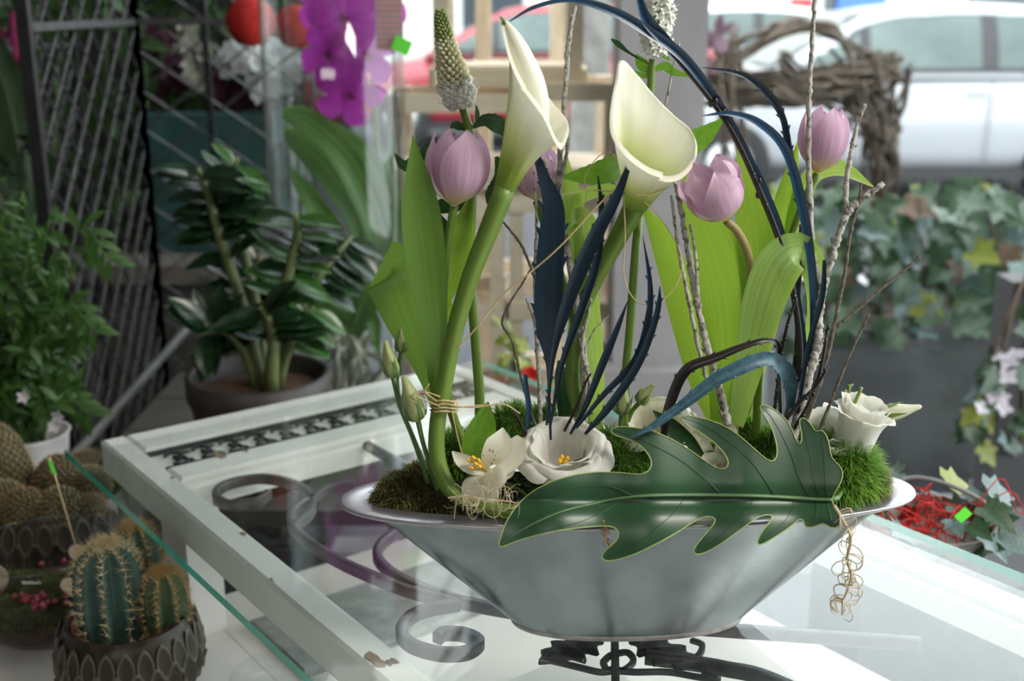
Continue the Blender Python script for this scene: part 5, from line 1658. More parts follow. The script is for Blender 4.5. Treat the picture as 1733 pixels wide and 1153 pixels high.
# glass vase with a vanda orchid
vb = P(585, 640, 2.47); vb.z = SHZ + .001
VR, VH = .145, 1.0
vs = thing('glass_cylinder', 'tall clear glass cylinder vase around the magenta orchid', 'vase', vb)
M_vgl = thin_glass('vase_glass', (.95, .97, .965), .06, .85)
MB().lathe([(.0005, 0), (VR - .004, 0), (VR, .004), (VR, VH - .002), (VR - .002, VH), (VR - .004, VH - .002), (VR - .004, .012), (.0005, .012)], vb, 64).build('wall', M_vgl, vs)
vo = thing('vanda_orchid', 'magenta vanda orchid with arching strap leaves and hanging pale roots', 'orchid', vb + Vector((0, 0, .014)))
M_vl = mat('vanda_leaf', (.05, .15, .02), (.20, .36, .10), rough=.42, stripes=(9, .5), trans=.35)
YV = 2.45
cb_ = (598, 565, 0)
for pts, wd in (([(600, 560, 0), (640, 480, -.02), (640, 380, -.05), (590, 270, -.07), (520, 205, -.06), (478, 192, -.04)], (18, 48, 60, 62, 50, 20)),
                ([(595, 550, .02), (620, 470, .0), (610, 380, -.02), (560, 300, -.03), (505, 240, -.02), (482, 222, .0)], (18, 44, 52, 52, 40, 14)),
                ([(600, 555, .03), (655, 470, .02), (662, 360, .0), (620, 270, -.02), (560, 220, -.02), (530, 204, 0)], (16, 40, 50, 46, 34, 10)),
                ([(590, 555, -.02), (595, 480, -.05), (565, 400, -.07), (525, 335, -.07), (490, 285, -.05)], (16, 44, 46, 38, 8)),
                ([(588, 550, .05), (570, 470, .05), (535, 400, .05), (505, 360, .06)], (14, 38, 36, 8)),
                ([(600, 560, .04), (632, 520, .06), (655, 430, .08), (665, 300, .09), (660, 220, .09)], (14, 26, 34, 30, 8)),
                ([(595, 570, -.03), (560, 530, -.06), (520, 520, -.06), (490, 545, -.05)], (14, 34, 30, 6)),
                ([(600, 570, 0), (630, 540, -.05), (640, 600, -.06)], (14, 28, 8))):
    pp = [P(u, v, YV + d) for u, v, d in pts]
    mb = MB(); mb.blade(pp, [x * .86 / 800 for x in wd], n=26, nx=6, cup=.5)
    mb.build('leaf', M_vl, vo)
R = random.Random(8)
M_vr = mat('pale_orchid_root', (.42, .42, .33), (.58, .57, .47), rough=.7, scale=20)
for k in range(26):
    u0 = R.uniform(560, 630)
    pp = [P(u0, R.uniform(540, 580), YV + R.uniform(-.04, .04))]
    u, v = u0, 575
    uu = R.uniform(510, 655)
    pp.append(P(lerp(u0, uu, .6), R.uniform(570, 600), YV + R.uniform(-.07, .07)))
    pp.append(P(uu, R.uniform(610, 630), YV + R.uniform(-.08, .08)))
    pp.append(P(lerp(uu, 585, R.uniform(0, .5)), R.uniform(640, 668), YV + R.uniform(-.07, .07)))
    for q in pp:
        q.z = max(q.z, vb.z + .02)
    MB().tube(crv(pp, 16), R.uniform(.003, .0055), 7).build('root', M_vr, vo)
fs = [P(612, 540, YV + .02), P(640, 380, YV + .05), P(636, 200, YV + .05), P(622, 60, YV + .03), P(612, -40, YV + .0)]
MB().tube(crv(fs, 30), [.006, .005, .004, .003], 8).build('flower_stem', M_stem, vo)
M_mag = mat('magenta_petal', (.38, .012, .34), (.56, .05, .50), rough=.4, scale=45, trans=.4, tcol=(.80, .08, .72), sheen=.2)
M_lip = mat('magenta_lip', (.30, .01, .16), (.45, .03, .2), rough=.4, scale=40)
def orchid_flower(c, face, rr, rot, wide=1.0):
    M = basis(face, Vector((1, 0, .0)))
    f = MB()
    fl_ = None
    for k in range(5):
        a = rot + k * 2 * math.pi / 5
        e = M @ Vector((math.cos(a), math.sin(a), 0))
        z = M @ Vector((0, 0, 1))
        mb = MB()
        mb.blade([c, c + e * rr * .4 + z * .006, c + e * rr * .8 + z * .002, c + e * rr * 1.05 - z * .012], [.010, rr * .72 * wide, rr * .78 * wide, .006], face=z, n=12, nx=6, cup=.12, wave=.06)
        o = mb.build('petal', M_mag, vo)
    mb = MB()
    d = M @ Vector((math.cos(rot - 1.57), math.sin(rot - 1.57), .5)).normalized()
    mb.blade([c, c + d * .012, c + d * .024], [.006, .014, .004], face=face, n=8, nx=4, cup=.5)
    mb.ball(c + face.normalized() * .006, .005, 8, 5)
    mb.build('lip', M_lip, vo)
cdir = Vector((0, -1, .1))
for u, v, d, fx, fz, rr, rot in ((588, 158, -.07, -.1, -.35, .074, 1.25), (556, 92, -.06, -.45, .1, .070, .9), (618, 88, -.06, .45, .0, .072, .35), (604, 58, .0, .1, .1, .07, .8), (590, 105, .02, .0, .0, .06, .2), (582, 28, -.07, -.1, .2, .074, .5), (640, 10, -.02, .6, .2, .066, 1.0), (545, 0, -.02, -.6, .3, .066, .1)):
    orchid_flower(P(u, v, YV + d), Vector((fx, -1, fz)), rr, rot, .80)
# price card behind the vase
cp = P(657, 40, 2.30)
a0, a1, a2 = P(634, -60, 2.30), P(681, -60, 2.30), P(636, 85, 2.30)
pcx = thing('price_card', 'grey card printed with rows of pink marks, green sticker on its corner', 'sign', P(657, 85, 2.30))
wv, hv = (a1.x - a0.x), (a0.z - a2.z)
cc = (a1 + a2) / 2
MB().box(cc, (wv, .004, hv)).build('card', mat('grey_card', (.28, .26, .25), (.32, .30, .28), rough=.6, scale=40), pcx, smooth=False)
M_pink = mat('pink_print', (.72, .25, .32), rough=.6)
rowm = MB()
nrow = 15
for k in range(nrow):
    z = cc.z + hv / 2 - hv * (k + .6) / nrow
    x = cc.x - wv / 2 + .003
    while x < cc.x + wv / 2 - .003:
        l = R.uniform(.0030, .0055)
        rowm.box((x + l / 2, cc.y - .0024, z), (l, .0006, hv / nrow * .42))
        x += l + .0014
rowm.build('printed_marks', M_pink, pcx, kind='stuff', smooth=False)
gp = P(680, 77, 2.29)
MB().box(gp, (.034, .001, .028), Matrix.Rotation(.45, 3, 'Y')).build('sticker', M_flag, pcx, smooth=False)
MB().tube([P(668, 84, 2.31), P(668, 700, 2.31)], .004, 8).build('clear_rod', thin_glass('rod_glass', (.9, .92, .92), .1, .8), pcx)

# ================================================================ wire mesh cage
M_wire = mat('black_wire', (.042, .042, .045), (.075, .074, .076), rough=.5, scale=40)
M_post = mat('black_post', (.007, .007, .008), (.014, .014, .015), rough=.45, scale=40)
def mesh_panel(t, a, b, z0, z1, cell_w, cell_h, r, frame=.012, bars=()):
    """upright panel of diamond mesh between the posts at a and b"""
    a, b = Vector((a[0], a[1], 0)), Vector((b[0], b[1], 0))
    L = (b - a).length
    d = (b - a) / L
    H = z1 - z0
    mb = MB()
    nw = int(L / cell_w) + 1
    nh = int(H / cell_h) + 1
    for k in range(nw + 1):
        for sg in (0, 1):
            pts = []
            x0 = k * cell_w
            n = nh * 2
            for i in range(n + 1):
                ph_ = (i + sg) % 2
                x = x0 + (cell_w / 2 if ph_ else 0) * 1.0 - (cell_w / 2 if (sg and not ph_) else 0) * 0
                x = min(max(x - (cell_w / 2 if sg else 0) * 0, 0), L)
                pts.append(a + d * x + Vector((0, 0, min(z0 + i * cell_h / 2, z1))))
            if sg == 0:
                mb.tube(pts, r, 4, cap=False)
            else:
                pts2 = [p - d * 0 for p in pts]
                mb.tube([a + d * min(max(k * cell_w - (cell_w / 2 if (i % 2) else 0), 0), L) + Vector((0, 0, min(z0 + i * cell_h / 2, z1))) for i in range(n + 1)], r, 4, cap=False)
    mb.build('wire_mesh', M_wire, t, kind='stuff', smooth=False)
    for p in (a, b):
        MB().box(p + Vector((0, 0, (z0 + z1) / 2)), (frame, frame, H)).build('post', M_post, t, smooth=False)
    for z in (z0, z1) + tuple(bars):
        MB().beam(a + Vector((0, 0, z)), b + Vector((0, 0, z)), frame * .7, frame * .7).build('cross_bar', M_wire, t, smooth=False)
p1 = P(48, 100, 2.20)
p2 = P(232, 100, 2.92)
p3 = P(520, 100, 2.98)
zb1 = P(60, 46, 2.20).z
cg = thing('wire_cage', 'folding black wire mesh screen with diamond cells behind the climbing plant', 'screen', (p2.x, p2.y, 0))
mesh_panel(cg, p1.xy, p2.xy, .02, 1.95, .11, .095, .0038, .022, bars=(zb1,))
off2 = Vector((-.16, .02, 0))
mesh_panel(cg, (p1 + off2).xy, (p2 + off2).xy, .02, 1.95, .12, .10, .0036, .018, bars=(zb1 - .05,))
mesh_panel(cg, p2.xy, p3.xy, .02, 1.95, .13, .095, .0042, .022, bars=(P(300, 36, 2.95).z,))
pm_ = P(350, 100, 2.95)
MB().box((pm_.x, pm_.y, .98), (.014, .014, 1.9)).build('post', M_post, cg, smooth=False)
# iron bar leaning across it
q0, q1 = P(150, 745, 2.05), P(300, 575, 2.45)
dd = (q1 - q0).normalized()
lo_ = q0 - dd * (q0.z / dd.z) * .98 if dd.z > .01 else q0
tag(MB().tube([q0 - dd * .25, q0, q1, q1 + dd * .12], .010, 8).build('iron_bar', mat('grey_iron', (.12, .12, .125), (.17, .17, .17), rough=.6, scale=30, metal=.3), None, off=q0 - dd * .25), 'grey iron bar slanting in front of the wire screen', 'bar')
# weathered boards behind the screen
wbx0, wbx1 = P(120, 600, 3.05).x, P(460, 600, 3.05).x
fb = thing('board_fence', 'weathered grey plank partition behind the wire screen', 'partition', ((wbx0 + wbx1) / 2, 3.08, 0))
ztop = P(300, 470, 3.08).z
n = 9
R = random.Random(6)
for k in range(n):
    x = lerp(wbx0, wbx1, (k + .5) / n)
    MB().box((x, 3.08 + R.uniform(-.006, .006), ztop / 2), ((wbx1 - wbx0) / n * .96, .03, ztop + R.uniform(-.02, .015))).build('plank', M_oldwood, fb, smooth=False)
MB().box(((wbx0 + wbx1) / 2, 3.06, ztop + .03), (wbx1 - wbx0 + .05, .16, .05)).build('cap_board', mat('pale_weathered', (.20, .17, .145), (.30, .26, .22), rough=.9, stripes=(3, 30), bump=.5), fb, smooth=False)
# teal panel
x0, x1 = P(248, 300, 3.2).x, P(474, 300, 3.2).x
z0_, z1_ = P(300, 465, 3.2).z, P(300, 192, 3.2).z
tag(MB().box(((x0 + x1) / 2, 3.22, (z0_ + z1_) / 2 - .0), (x1 - x0, .14, z1_ - z0_)).build('teal_box', mat('teal_zinc', (.035, .10, .098), (.06, .15, .145), rough=.5, scale=7, metal=.2, bump=.1, bscale=30), None, smooth=False, off=Vector(((x0 + x1) / 2, 3.22, z0_))),
    'teal green metal box behind the wire screen', 'box')

# flowers behind the screen
def blossom_bunch(name, label, cat, pts, r, m, group, seed, stem_to):
    R = random.Random(seed)
    t = thing(name, label, cat, stem_to, group)
    pet = MB()
    for k in range(5):
        a = k * 1.2566
        e = Vector((math.cos(a), math.sin(a), .35))
        pet.blade([(0, 0, 0), e * .5, e * 1.0 + Vector((0, 0, .15))], [.15, .8, .1], face=Vector((0, 0, 1)), n=6, nx=3, cup=.2)
    pet.ball((0, 0, .1), .16, 6, 4)
    me = pet.mesh('blossom', m)
    st = MB()
    for u, v, Y in pts:
        p = P(u, v, Y)
        st.tube(crv([p, p.lerp(Vector(stem_to), .5) + Vector((R.uniform(-.03, .03), .03, .02)), stem_to], 8), .003, 5)
        for q in range(R.randint(3, 5)):
            c = p + rnd_dir(R) * r * 1.3
            inst('blossom', me, leaf_mtx(c, rnd_dir(R), Vector((R.uniform(-.7, .7), -1, R.uniform(-.2, .6))), r * R.uniform(.7, 1.15)), t)
    st.build('stalk', M_stemd, t, kind='stuff')
    return t
R = random.Random(14)
M_wfl = mat('white_flower_far', (.84, .84, .84), (.90, .90, .90), rough=.6, scale=30, trans=.25)
M_plum = mat('plum_flower', (.075, .02, .045), (.13, .04, .075), rough=.6, scale=30, trans=.2)
b0 = P(500, 330, 3.3)
blossom_bunch('white_flowers', 'white flower bunch standing behind the glass cylinder', 'flowers', [(R.uniform(440, 560), R.uniform(85, 155), 3.25 + R.uniform(-.06, .06)) for _ in range(20)], .032, M_wfl, 'flower bunches behind the screen', 1, b0)
blossom_bunch('white_flowers', 'white flower bunch above the teal box beside the red pompon', 'flowers', [(R.uniform(395, 432), R.uniform(70, 125), 3.3 + R.uniform(-.05, .05)) for _ in range(8)], .030, M_wfl, 'flower bunches behind the screen', 2, P(415, 250, 3.34))
blossom_bunch('cream_flowers', 'cream flower spray seen through the wire screen', 'flowers', [(R.uniform(310, 345), R.uniform(50, 150), 3.3 + R.uniform(-.05, .05)) for _ in range(8)], .026, mat('cream_flower_far', (.42, .42, .36), (.52, .50, .44), rough=.6, scale=30, trans=.2), 'flower bunches behind the screen', 3, P(330, 250, 3.34))
blossom_bunch('plum_flowers', 'dark plum flower bunch seen through the wire screen', 'flowers', [(R.uniform(255, 300), R.uniform(70, 140), 3.3 + R.uniform(-.05, .05)) for _ in range(10)], .034, M_plum, 'flower bunches behind the screen', 4, P(280, 250, 3.34))
blossom_bunch('plum_flowers', 'dark plum bunch low behind the glass cylinder', 'flowers', [(R.uniform(380, 470), R.uniform(120, 185), 3.36 + R.uniform(-.03, .03)) for _ in range(12)], .034, M_plum, 'flower bunches behind the screen', 5, P(430, 260, 3.40))
# dark foliage bank behind the screen
M_bk = mat('dim_leaf', (.022, .06, .014), (.06, .13, .03), rough=.55, scale=8, trans=.2)
BL = leaf_mesh('leaf', M_bk, 1, .42, (0, .7, 1, .85, .5, 0), .2, .3, 2, 6)
for lab, rng, n, sd in (('dim leafy shrub behind the wire screen and the plum flowers', ((250, 470), (-40, 200), (3.35, 3.5)), 120, 1), ('dim leafy shrub behind the dense part of the wire screen', ((90, 250), (-40, 330), (3.1, 3.4)), 120, 2), ('bright leafy shrub behind the narrow end of the wire screen', ((-20, 110), (-60, 280), (2.75, 3.1)), 90, 3)):
    R = random.Random(sd + 60)
    foot = P(sum(rng[0]) / 2, 400, sum(rng[2]) / 2); foot.z = 0
    t = thing('leafy_shrub', lab, 'shrub', foot, 'shrubs behind the screen')
    st = MB()
    for k in range(n):
        p = P(R.uniform(*rng[0]), R.uniform(*rng[1]), R.uniform(*rng[2]))
        inst('leaf', BL, leaf_mtx(p, rnd_dir(R, .1), Vector((R.uniform(-.4, .4), -.7, .7)), R.uniform(.06, .11)), t)
        if k % 8 == 0:
            st.tube(crv([foot, foot.lerp(p, .5) + Vector((0, 0, .2)), p], 8), .004, 5)
    st.build('stem', M_stemd, t, kind='stuff')
# amaranth spikes and strap leaves at the far end of the screen
M_am = mat('amaranth_red', (.17, .006, .055), (.26, .012, .09), rough=.8, scale=60, bump=.8, bscale=120)
foot = P(20, 330, 2.55); foot.z = 0
am = thing('amaranth', 'dark crimson amaranth spikes beside the end of the wire screen', 'flowers', foot)
for u, v0, v1 in ((5, 50, 130), (22, 20, 150), (42, 85, 160), (-15, 30, 150)):
    a_, b_ = P(u, v0, 2.55), P(u + 2, v1, 2.55)
    mb = MB(); mb.tube(crv([a_, a_.lerp(b_, .5), b_], 16), [.006, .014, .017, .012], 9)
    mb.build('spike', M_am, am)
    MB().tube(crv([b_, b_.lerp(foot, .3), foot], 10), .004, 6).build('stem', M_stemd, am)
foot = P(-30, 330, 2.45); foot.z = 0
sl = thing('strap_leaf_plant', 'tall plant with broad dark strap leaves beside the wire screen', 'plant', foot)
for pts, wd in (([(60, 330, 0), (40, 240, .0), (5, 120, .0), (-40, 30, 0)], (20, 50, 50, 10)), ([(80, 340, .05), (60, 280, .05), (10, 230, .05), (-60, 200, .05)], (20, 46, 40, 8)), ([(30, 350, -.05), (0, 280, -.05), (-30, 150, -.05), (-40, 60, -.05)], (20, 60, 60, 10))):
    pp = [foot] + [P(u, v, 2.45 + d) for u, v, d in pts]
    mb = MB(); mb.blade(pp, [.02] + [x / 760 for x in wd], n=20, nx=4, cup=.3)
    mb.build('leaf', mat('dark_strap', (.016, .04, .014), (.03, .065, .022), rough=.45, stripes=(8, .6)), sl)
# red pompon
pp_ = P(424, 36, 2.80)
rp = thing('red_pompon', 'round red pompon hanging beside the glass cylinder', 'pompon', pp_ - Vector((0, 0, .05)))
M_red = mat('red_felt', (.42, .010, .008), (.55, .02, .012), rough=.8, scale=50, bump=.6, bscale=120)
MB().ball(pp_, .056, 22, 14, None, lambda d: 1 + .05 * noise.noise(d * 9)).build('ball', M_red, rp)
MB().tube([pp_ + Vector((0, 0, .05)), pp_ + Vector((0, 0, 1.6 - pp_.z + 1.3))], .0012, 5).build('thread', M_red, rp)
pp_ = P(500, 45, 2.86)
rp = thing('red_pompon', 'crimson pompon seen through the glass cylinder', 'pompon', pp_ - Vector((0, 0, .05)))
MB().ball(pp_, .050, 22, 14, None, lambda d: 1 + .05 * noise.noise(d * 9)).build('ball', M_red, rp)
MB().tube([pp_ + Vector((0, 0, .05)), pp_ + Vector((0, 0, 2.9 - pp_.z))], .0012, 5).build('thread', M_red, rp)
# ================================================================ pale wooden crates in the window
M_pine = mat('pale_pine', (.70, .57, .43), (.80, .68, .54), rough=.65, stripes=(2, 14), bump=.1)
def frame_crate(label, x0, x1, y0, y1, z0, z1, pw=.036, slats=2, side=True):
    c = Vector(((x0 + x1) / 2, (y0 + y1) / 2, z0))
    t = thing('wooden_crate', label, 'crate', c, 'pale wooden crates in the window')
    for x in (x0 + pw / 2, x1 - pw / 2):
        for y in (y0 + pw / 2, y1 - pw / 2):
            MB().box((x, y, (z0 + z1) / 2), (pw, pw, z1 - z0)).build('post', M_pine, t, smooth=False)
    ys = (y0 - .006, y1 + .006)
    for y in ys:
        for k in range(slats):
            z = lerp(z1 - .022, z0 + .03, k / max(1, slats - 1))
            MB().box((c.x, y, z), (x1 - x0, .012, .044)).build('slat', M_pine, t, smooth=False)
    for x in (x0 - .006, x1 + .006):
        for k in range(slats):
            z = lerp(z1 - .022, z0 + .03, k / max(1, slats - 1))
            MB().box((x, c.y, z), (.012, y1 - y0, .044)).build('slat', M_pine, t, smooth=False)
    nb = 4
    for k in range(nb):
        y = lerp(y0, y1, (k + .5) / nb)
        MB().box((c.x, y, z0 + .054), (x1 - x0 - 2 * .002, (y1 - y0) / nb * .86, .010)).build('bottom_board', M_pine, t, smooth=False)
    return t
def X(u, Y, v=200):
    return P(u, v, Y).x
def Zv(v, Y):
    return P(866, v, Y).z
Y0, Y1 = 2.95, 3.28
frame_crate('lowest pale crate of the window stack, nearest the pillar', X(862, Y0, 450), X(1052, Y0, 450), Y0, Y1, .10, Zv(330, Y0), slats=4)
frame_crate('lowest pale crate of the window stack, next to the glass cylinder', X(672, Y0, 450), X(852, Y0, 450), Y0, Y1, .10, Zv(335, Y0), slats=4)
zt1 = Zv(330, Y0) + .008
frame_crate('middle pale crate of the window stack under the red car', X(655, Y0), X(885, Y0), Y0, Y1, zt1, Zv(160, Y0), slats=2)
frame_crate('middle pale crate of the window stack beside the pillar', X(896, Y0), X(1048, Y0), Y0, Y1, zt1, Zv(140, Y0), slats=2)
frame_crate('top pale crate of the window stack with tall corner posts', X(735, Y0 + .05), X(985, Y0 + .05), Y0 + .05, Y1 - .02, Zv(160, Y0) + .008, Zv(-70, Y0), pw=.042, slats=2)
frame_crate('tall slatted pale frame standing behind the crate stack', X(806, 3.4), X(958, 3.4), 3.38, 3.66, 0.0, Zv(-90, 3.4), pw=.040, slats=6)
# low wide base the crates stand on
tag(MB().box(((X(660, Y0) + X(1050, Y0)) / 2, 3.11, .05), (X(1050, Y0) - X(660, Y0) + .06, .42, .098)).build('pallet', M_oldwood, None, smooth=False, off=Vector((0.0, 3.11, 0))), 'low grey base under the pale crate stack', 'base')

# ================================================================ ivy helper
M_ivy = mat('ivy_leaf', (.012, .042, .014), (.035, .085, .032), rough=.4, scale=9, trans=.15, coat=.1)
M_ivyg = mat('ivy_leaf_silver', (.07, .12, .115), (.14, .20, .19), rough=.45, scale=14, trans=.12)
M_ivyy = mat('ivy_leaf_yellow', (.20, .25, .03), (.30, .33, .06), rough=.45, scale=9, trans=.25)
M_ivyb = mat('ivy_leaf_brown', (.07, .04, .022), (.13, .075, .04), rough=.7, scale=12, trans=.1)
def ivy_mesh(nm, m):
    ol = [(0, 0), (.22, -.10), (.46, .02), (.34, .22), (.52, .46), (.26, .52), (.14, .78), (0, 1.0), (-.14, .78), (-.26, .52), (-.52, .46), (-.34, .22), (-.46, .02), (-.22, -.10)]
    mb = MB()
    n = len(ol)
    mid = [(x * .5, .35 + (y - .35) * .5) for x, y in ol]
    z = lambda x, y: .18 * abs(x) - .15 * (y - .35) ** 2
    mb.grid([[(x, y, z(x, y)) for x, y in ol], [(x, y, z(x, y)) for x, y in mid]], True)
    i = len(mb.v)
    mb.v.append(Vector((0, .35, 0)))
    for j in range(n):
        mb.face([n + j, n + (j + 1) % n, i])
    return mb.mesh(nm, m)
IVY = [ivy_mesh('leaf', m) for m in (M_ivy, M_ivyg, M_ivyy, M_ivyb)]

# ================================================================ ivy trough outside, beyond the pane
YI = 3.72
tx0, tx1 = P(1335, 520, YI).x, P(1900, 520, YI).x
tzt = P(1600, 555, YI - .2).z
M_conc = mat('dark_concrete', (.045, .048, .052), (.075, .078, .084), rough=.8, scale=8, bump=.3, bscale=60)
tg_ = thing('ivy_trough', 'long grey concrete trough planted with ivy outside the window', 'planter', ((tx0 + tx1) / 2, YI, 0))
for nm, c, s_ in (('front_wall', ((tx0 + tx1) / 2, YI - .20, tzt / 2), (tx1 - tx0, .04, tzt)), ('back_wall', ((tx0 + tx1) / 2, YI + .24, tzt / 2), (tx1 - tx0, .04, tzt)), ('end_wall', (tx0 + .02, YI + .02, tzt / 2), (.04, .40, tzt)), ('end_wall', (tx1 - .02, YI + .02, tzt / 2), (.04, .40, tzt))):
    MB().box(c, s_).build(nm, M_conc, tg_, smooth=False)
MB().box(((tx0 + tx1) / 2, YI + .02, tzt - .06), (tx1 - tx0 - .08, .40, .05)).build('soil', M_pebble, tg_, smooth=False)
rimp = P(1640, 535, YI - .24)
def ivy_plant(label, rngs, n, seed, foot, sizes, weights, group):
    R = random.Random(seed)
    t = thing('ivy', label, 'ivy', foot, group)
    st = MB()
    for k in range(n):
        u, v = R.uniform(*rngs[0]), R.uniform(*rngs[1])
        if callable(rngs[3]):
            v = max(v, rngs[3](u))
        p = P(u, v, R.uniform(*rngs[2]))
        nn = Vector((R.uniform(-.6, .6), -.8, R.uniform(.1, 1.0)))
        d = Vector((R.uniform(-.8, .8), -.25, R.uniform(-1, .25)))
        inst('leaf', IVY[R.choices(range(4), weights)[0]], leaf_mtx(p, d, nn, R.uniform(*sizes)), t)
        if k % 5 == 0:
            st.tube(crv([foot, foot.lerp(p, .55) + Vector((0, 0, .06)), p], 8), .003, 5)
    st.build('runner', mat('ivy_stem', (.09, .06, .04), (.14, .10, .06), rough=.8, scale=20), t, kind='stuff')
    return t
top = lambda u: 330 + 30 * math.sin(u / 45)
for i, (u0, u1) in enumerate(((1345, 1440), (1440, 1540), (1540, 1640), (1640, 1760))):
    f_ = P((u0 + u1) / 2, 480, YI); f_.z = tzt - .03
    ivy_plant(('ivy in the trough behind the thickest lichen branch', 'ivy in the trough below the twisted vine trunk', 'ivy in the trough with pale bluish leaves below the white car door', 'ivy at the far end of the trough below the white car')[i],
              ((u0 - 15, u1 + 15), (300, 555 if i > 1 else 590), (YI - .30, YI + .22), top), 74, 100 + i, f_, (.06, .10) if i < 2 else (.065, .115), (8, 1.4, .5, .4) if i != 2 else (6, 2.4, .4, .6), 'ivy plants in the trough')

# ivy and grey roots modelled as stand-ins for faint reflections in the pane
f_ = P(1735, 470, 2.75)
t = ivy_plant('ivy standing in for a faint reflection in the pane beside the long trough', ((1640, 1760), (500, 780), (2.65, 2.9), lambda u: 760 - (u - 1625) * 2.2 if u < 1740 else 480), 60, 130, f_, (.045, .075), (5, 1, 4, .1), None)
R = random.Random(55)
pet = MB()
for k in range(4):
    a = k * 1.571
    e = Vector((math.cos(a), math.sin(a), .3))
    pet.blade([(0, 0, 0), e * .5, e], [.15, .8, .1], face=Vector((0, 0, 1)), n=5, nx=2)
me = pet.mesh('blossom', mat('lilac_white_blossom', (.62, .57, .66), (.74, .70, .77), rough=.6, scale=20, trans=.3))
for k in range(15):
    u = R.uniform(1650, 1750)
    v = R.uniform(530, 700)
    inst('blossom', me, leaf_mtx(P(u, v, R.uniform(2.62, 2.8)), rnd_dir(R), Vector((0, -1, .3)), R.uniform(.018, .03)), t)
tagp = P(1735, 470, 2.80)
tag(MB().box((tagp.x, 2.80, tagp.z / 2), (.10, .10, tagp.z)).build('post', mat('dark_post', (.06, .06, .065), rough=.6), None, smooth=False, off=Vector((tagp.x, 2.80, 0))), 'dark post that the reflection stand-in ivy climbs beside the pane', 'post')
M_groot = mat('grey_root', (.17, .17, .175), (.27, .27, .27), rough=.85, scale=12, bump=.4, bscale=50)
rb = thing('root_reflection', 'tangle of grey roots standing in for a faint reflection in the pane', 'roots', PZ(1680, 960, 0))  # solid roots in place of twigs mirrored in the window glass
for k in range(16):
    pts = []
    u0 = R.uniform(1545, 1640); v0 = R.uniform(870, 960)
    for q in range(5):
        f = q / 4
        pz_ = PZ(lerp(u0, R.uniform(1700, 1830), f), lerp(v0, R.uniform(790, 1000), f) - 30 * math.sin(f * 3.1), R.uniform(.02, .10))
        pts.append(pz_)
    MB().tube(crv(pts, 24), [R.uniform(.012, .022), .016, R.uniform(.006, .012)], 8).build('root', M_groot, rb)

# ================================================================ twisted vine arch outside
M_vineb = mat('vine_bark', (.09, .068, .052), (.19, .15, .12), rough=.95, scale=14, bump=.9, bscale=40)
M_vined = mat('dark_vine_bark', (.05, .037, .028), (.11, .085, .068), rough=.95, scale=14, bump=.9, bscale=40)
YVN = 4.15
gf = P(1500, 420, YVN); gf.z = 0
va = thing('vine_arch', 'gnarled bundle of twisted vines forming an arch outside the window', 'vine', gf)
R = random.Random(91)
def vine(pts, r, wob, m):
    pp = []
    for u, v, d in pts:
        pp.append(P(u + R.uniform(-wob, wob), v + R.uniform(-wob, wob), YVN + d + R.uniform(-.05, .05)))
    mb = MB(); mb.tube(crv(pp, 30), [r, r * 1.1, r * .95, r * .7], 8)
    mb.build('vine', m, va)
for k in range(34):
    vine([(1205, 150, 0), (1280, 150, 0), (1365, 150, 0), (1440, 130, 0), (1505, 112, 0)], R.uniform(.004, .012), 30, R.choice((M_vineb, M_vined)))
for k in range(9):
    vine([(1200, 120, 0), (1260, 80, 0), (1330, 48, 0), (1400, 50, 0), (1450, 84, 0), (1505, 115, 0)], R.uniform(.004, .010), 16, R.choice((M_vineb, M_vined)))
for k in range(34):
    vine([(1440 + R.uniform(-40, 60), 110, 0), (1475, 170, 0), (1490, 220, 0), (1490, 280, 0), (1480, 350, .05)], R.uniform(.004, .011), 32, R.choice((M_vineb, M_vined)))
for k in range(10):
    vine([(1340, 110, 0), (1400, 160, 0), (1440, 190, 0), (1480, 210, 0), (1500, 260, 0)], R.uniform(.004, .009), 26, M_vined)
for k in range(16):
    vine([(1225, 60, 0), (1240, 150, 0), (1240, 230, 0), (1250, 310, .0)], R.uniform(.003, .007), 26, R.choice((M_vineb, M_vined)))
for k in range(6):
    vine([(1500, 230, 0), (1525, 180, 0), (1535, 110, 0)], R.uniform(.004, .009), 10, M_vined)
MB().tube(crv([gf, gf + Vector((.03, 0, .3)), P(1495, 360, YVN)], 10), [.05, .04, .03], 9).build('trunk', M_vined, va)
# plum dried flowers on the arch
for u, v, sz in ((1212, 60, .08), (1165, 150, .06), (1195, 120, .05), (1180, 190, .04)):
    p = P(u, v, YVN - .05)
    mb = MB()
    for k in range(6):
        d = rnd_dir(R)
        mb.blade([p, p + d * sz * .5, p + d * sz], [.01, sz * .4, .004], n=6, nx=2)
    mb.build('dried_flower', mat('dusty_plum', (.16, .09, .13), (.26, .16, .21), rough=.8, scale=14, trans=.2), va)

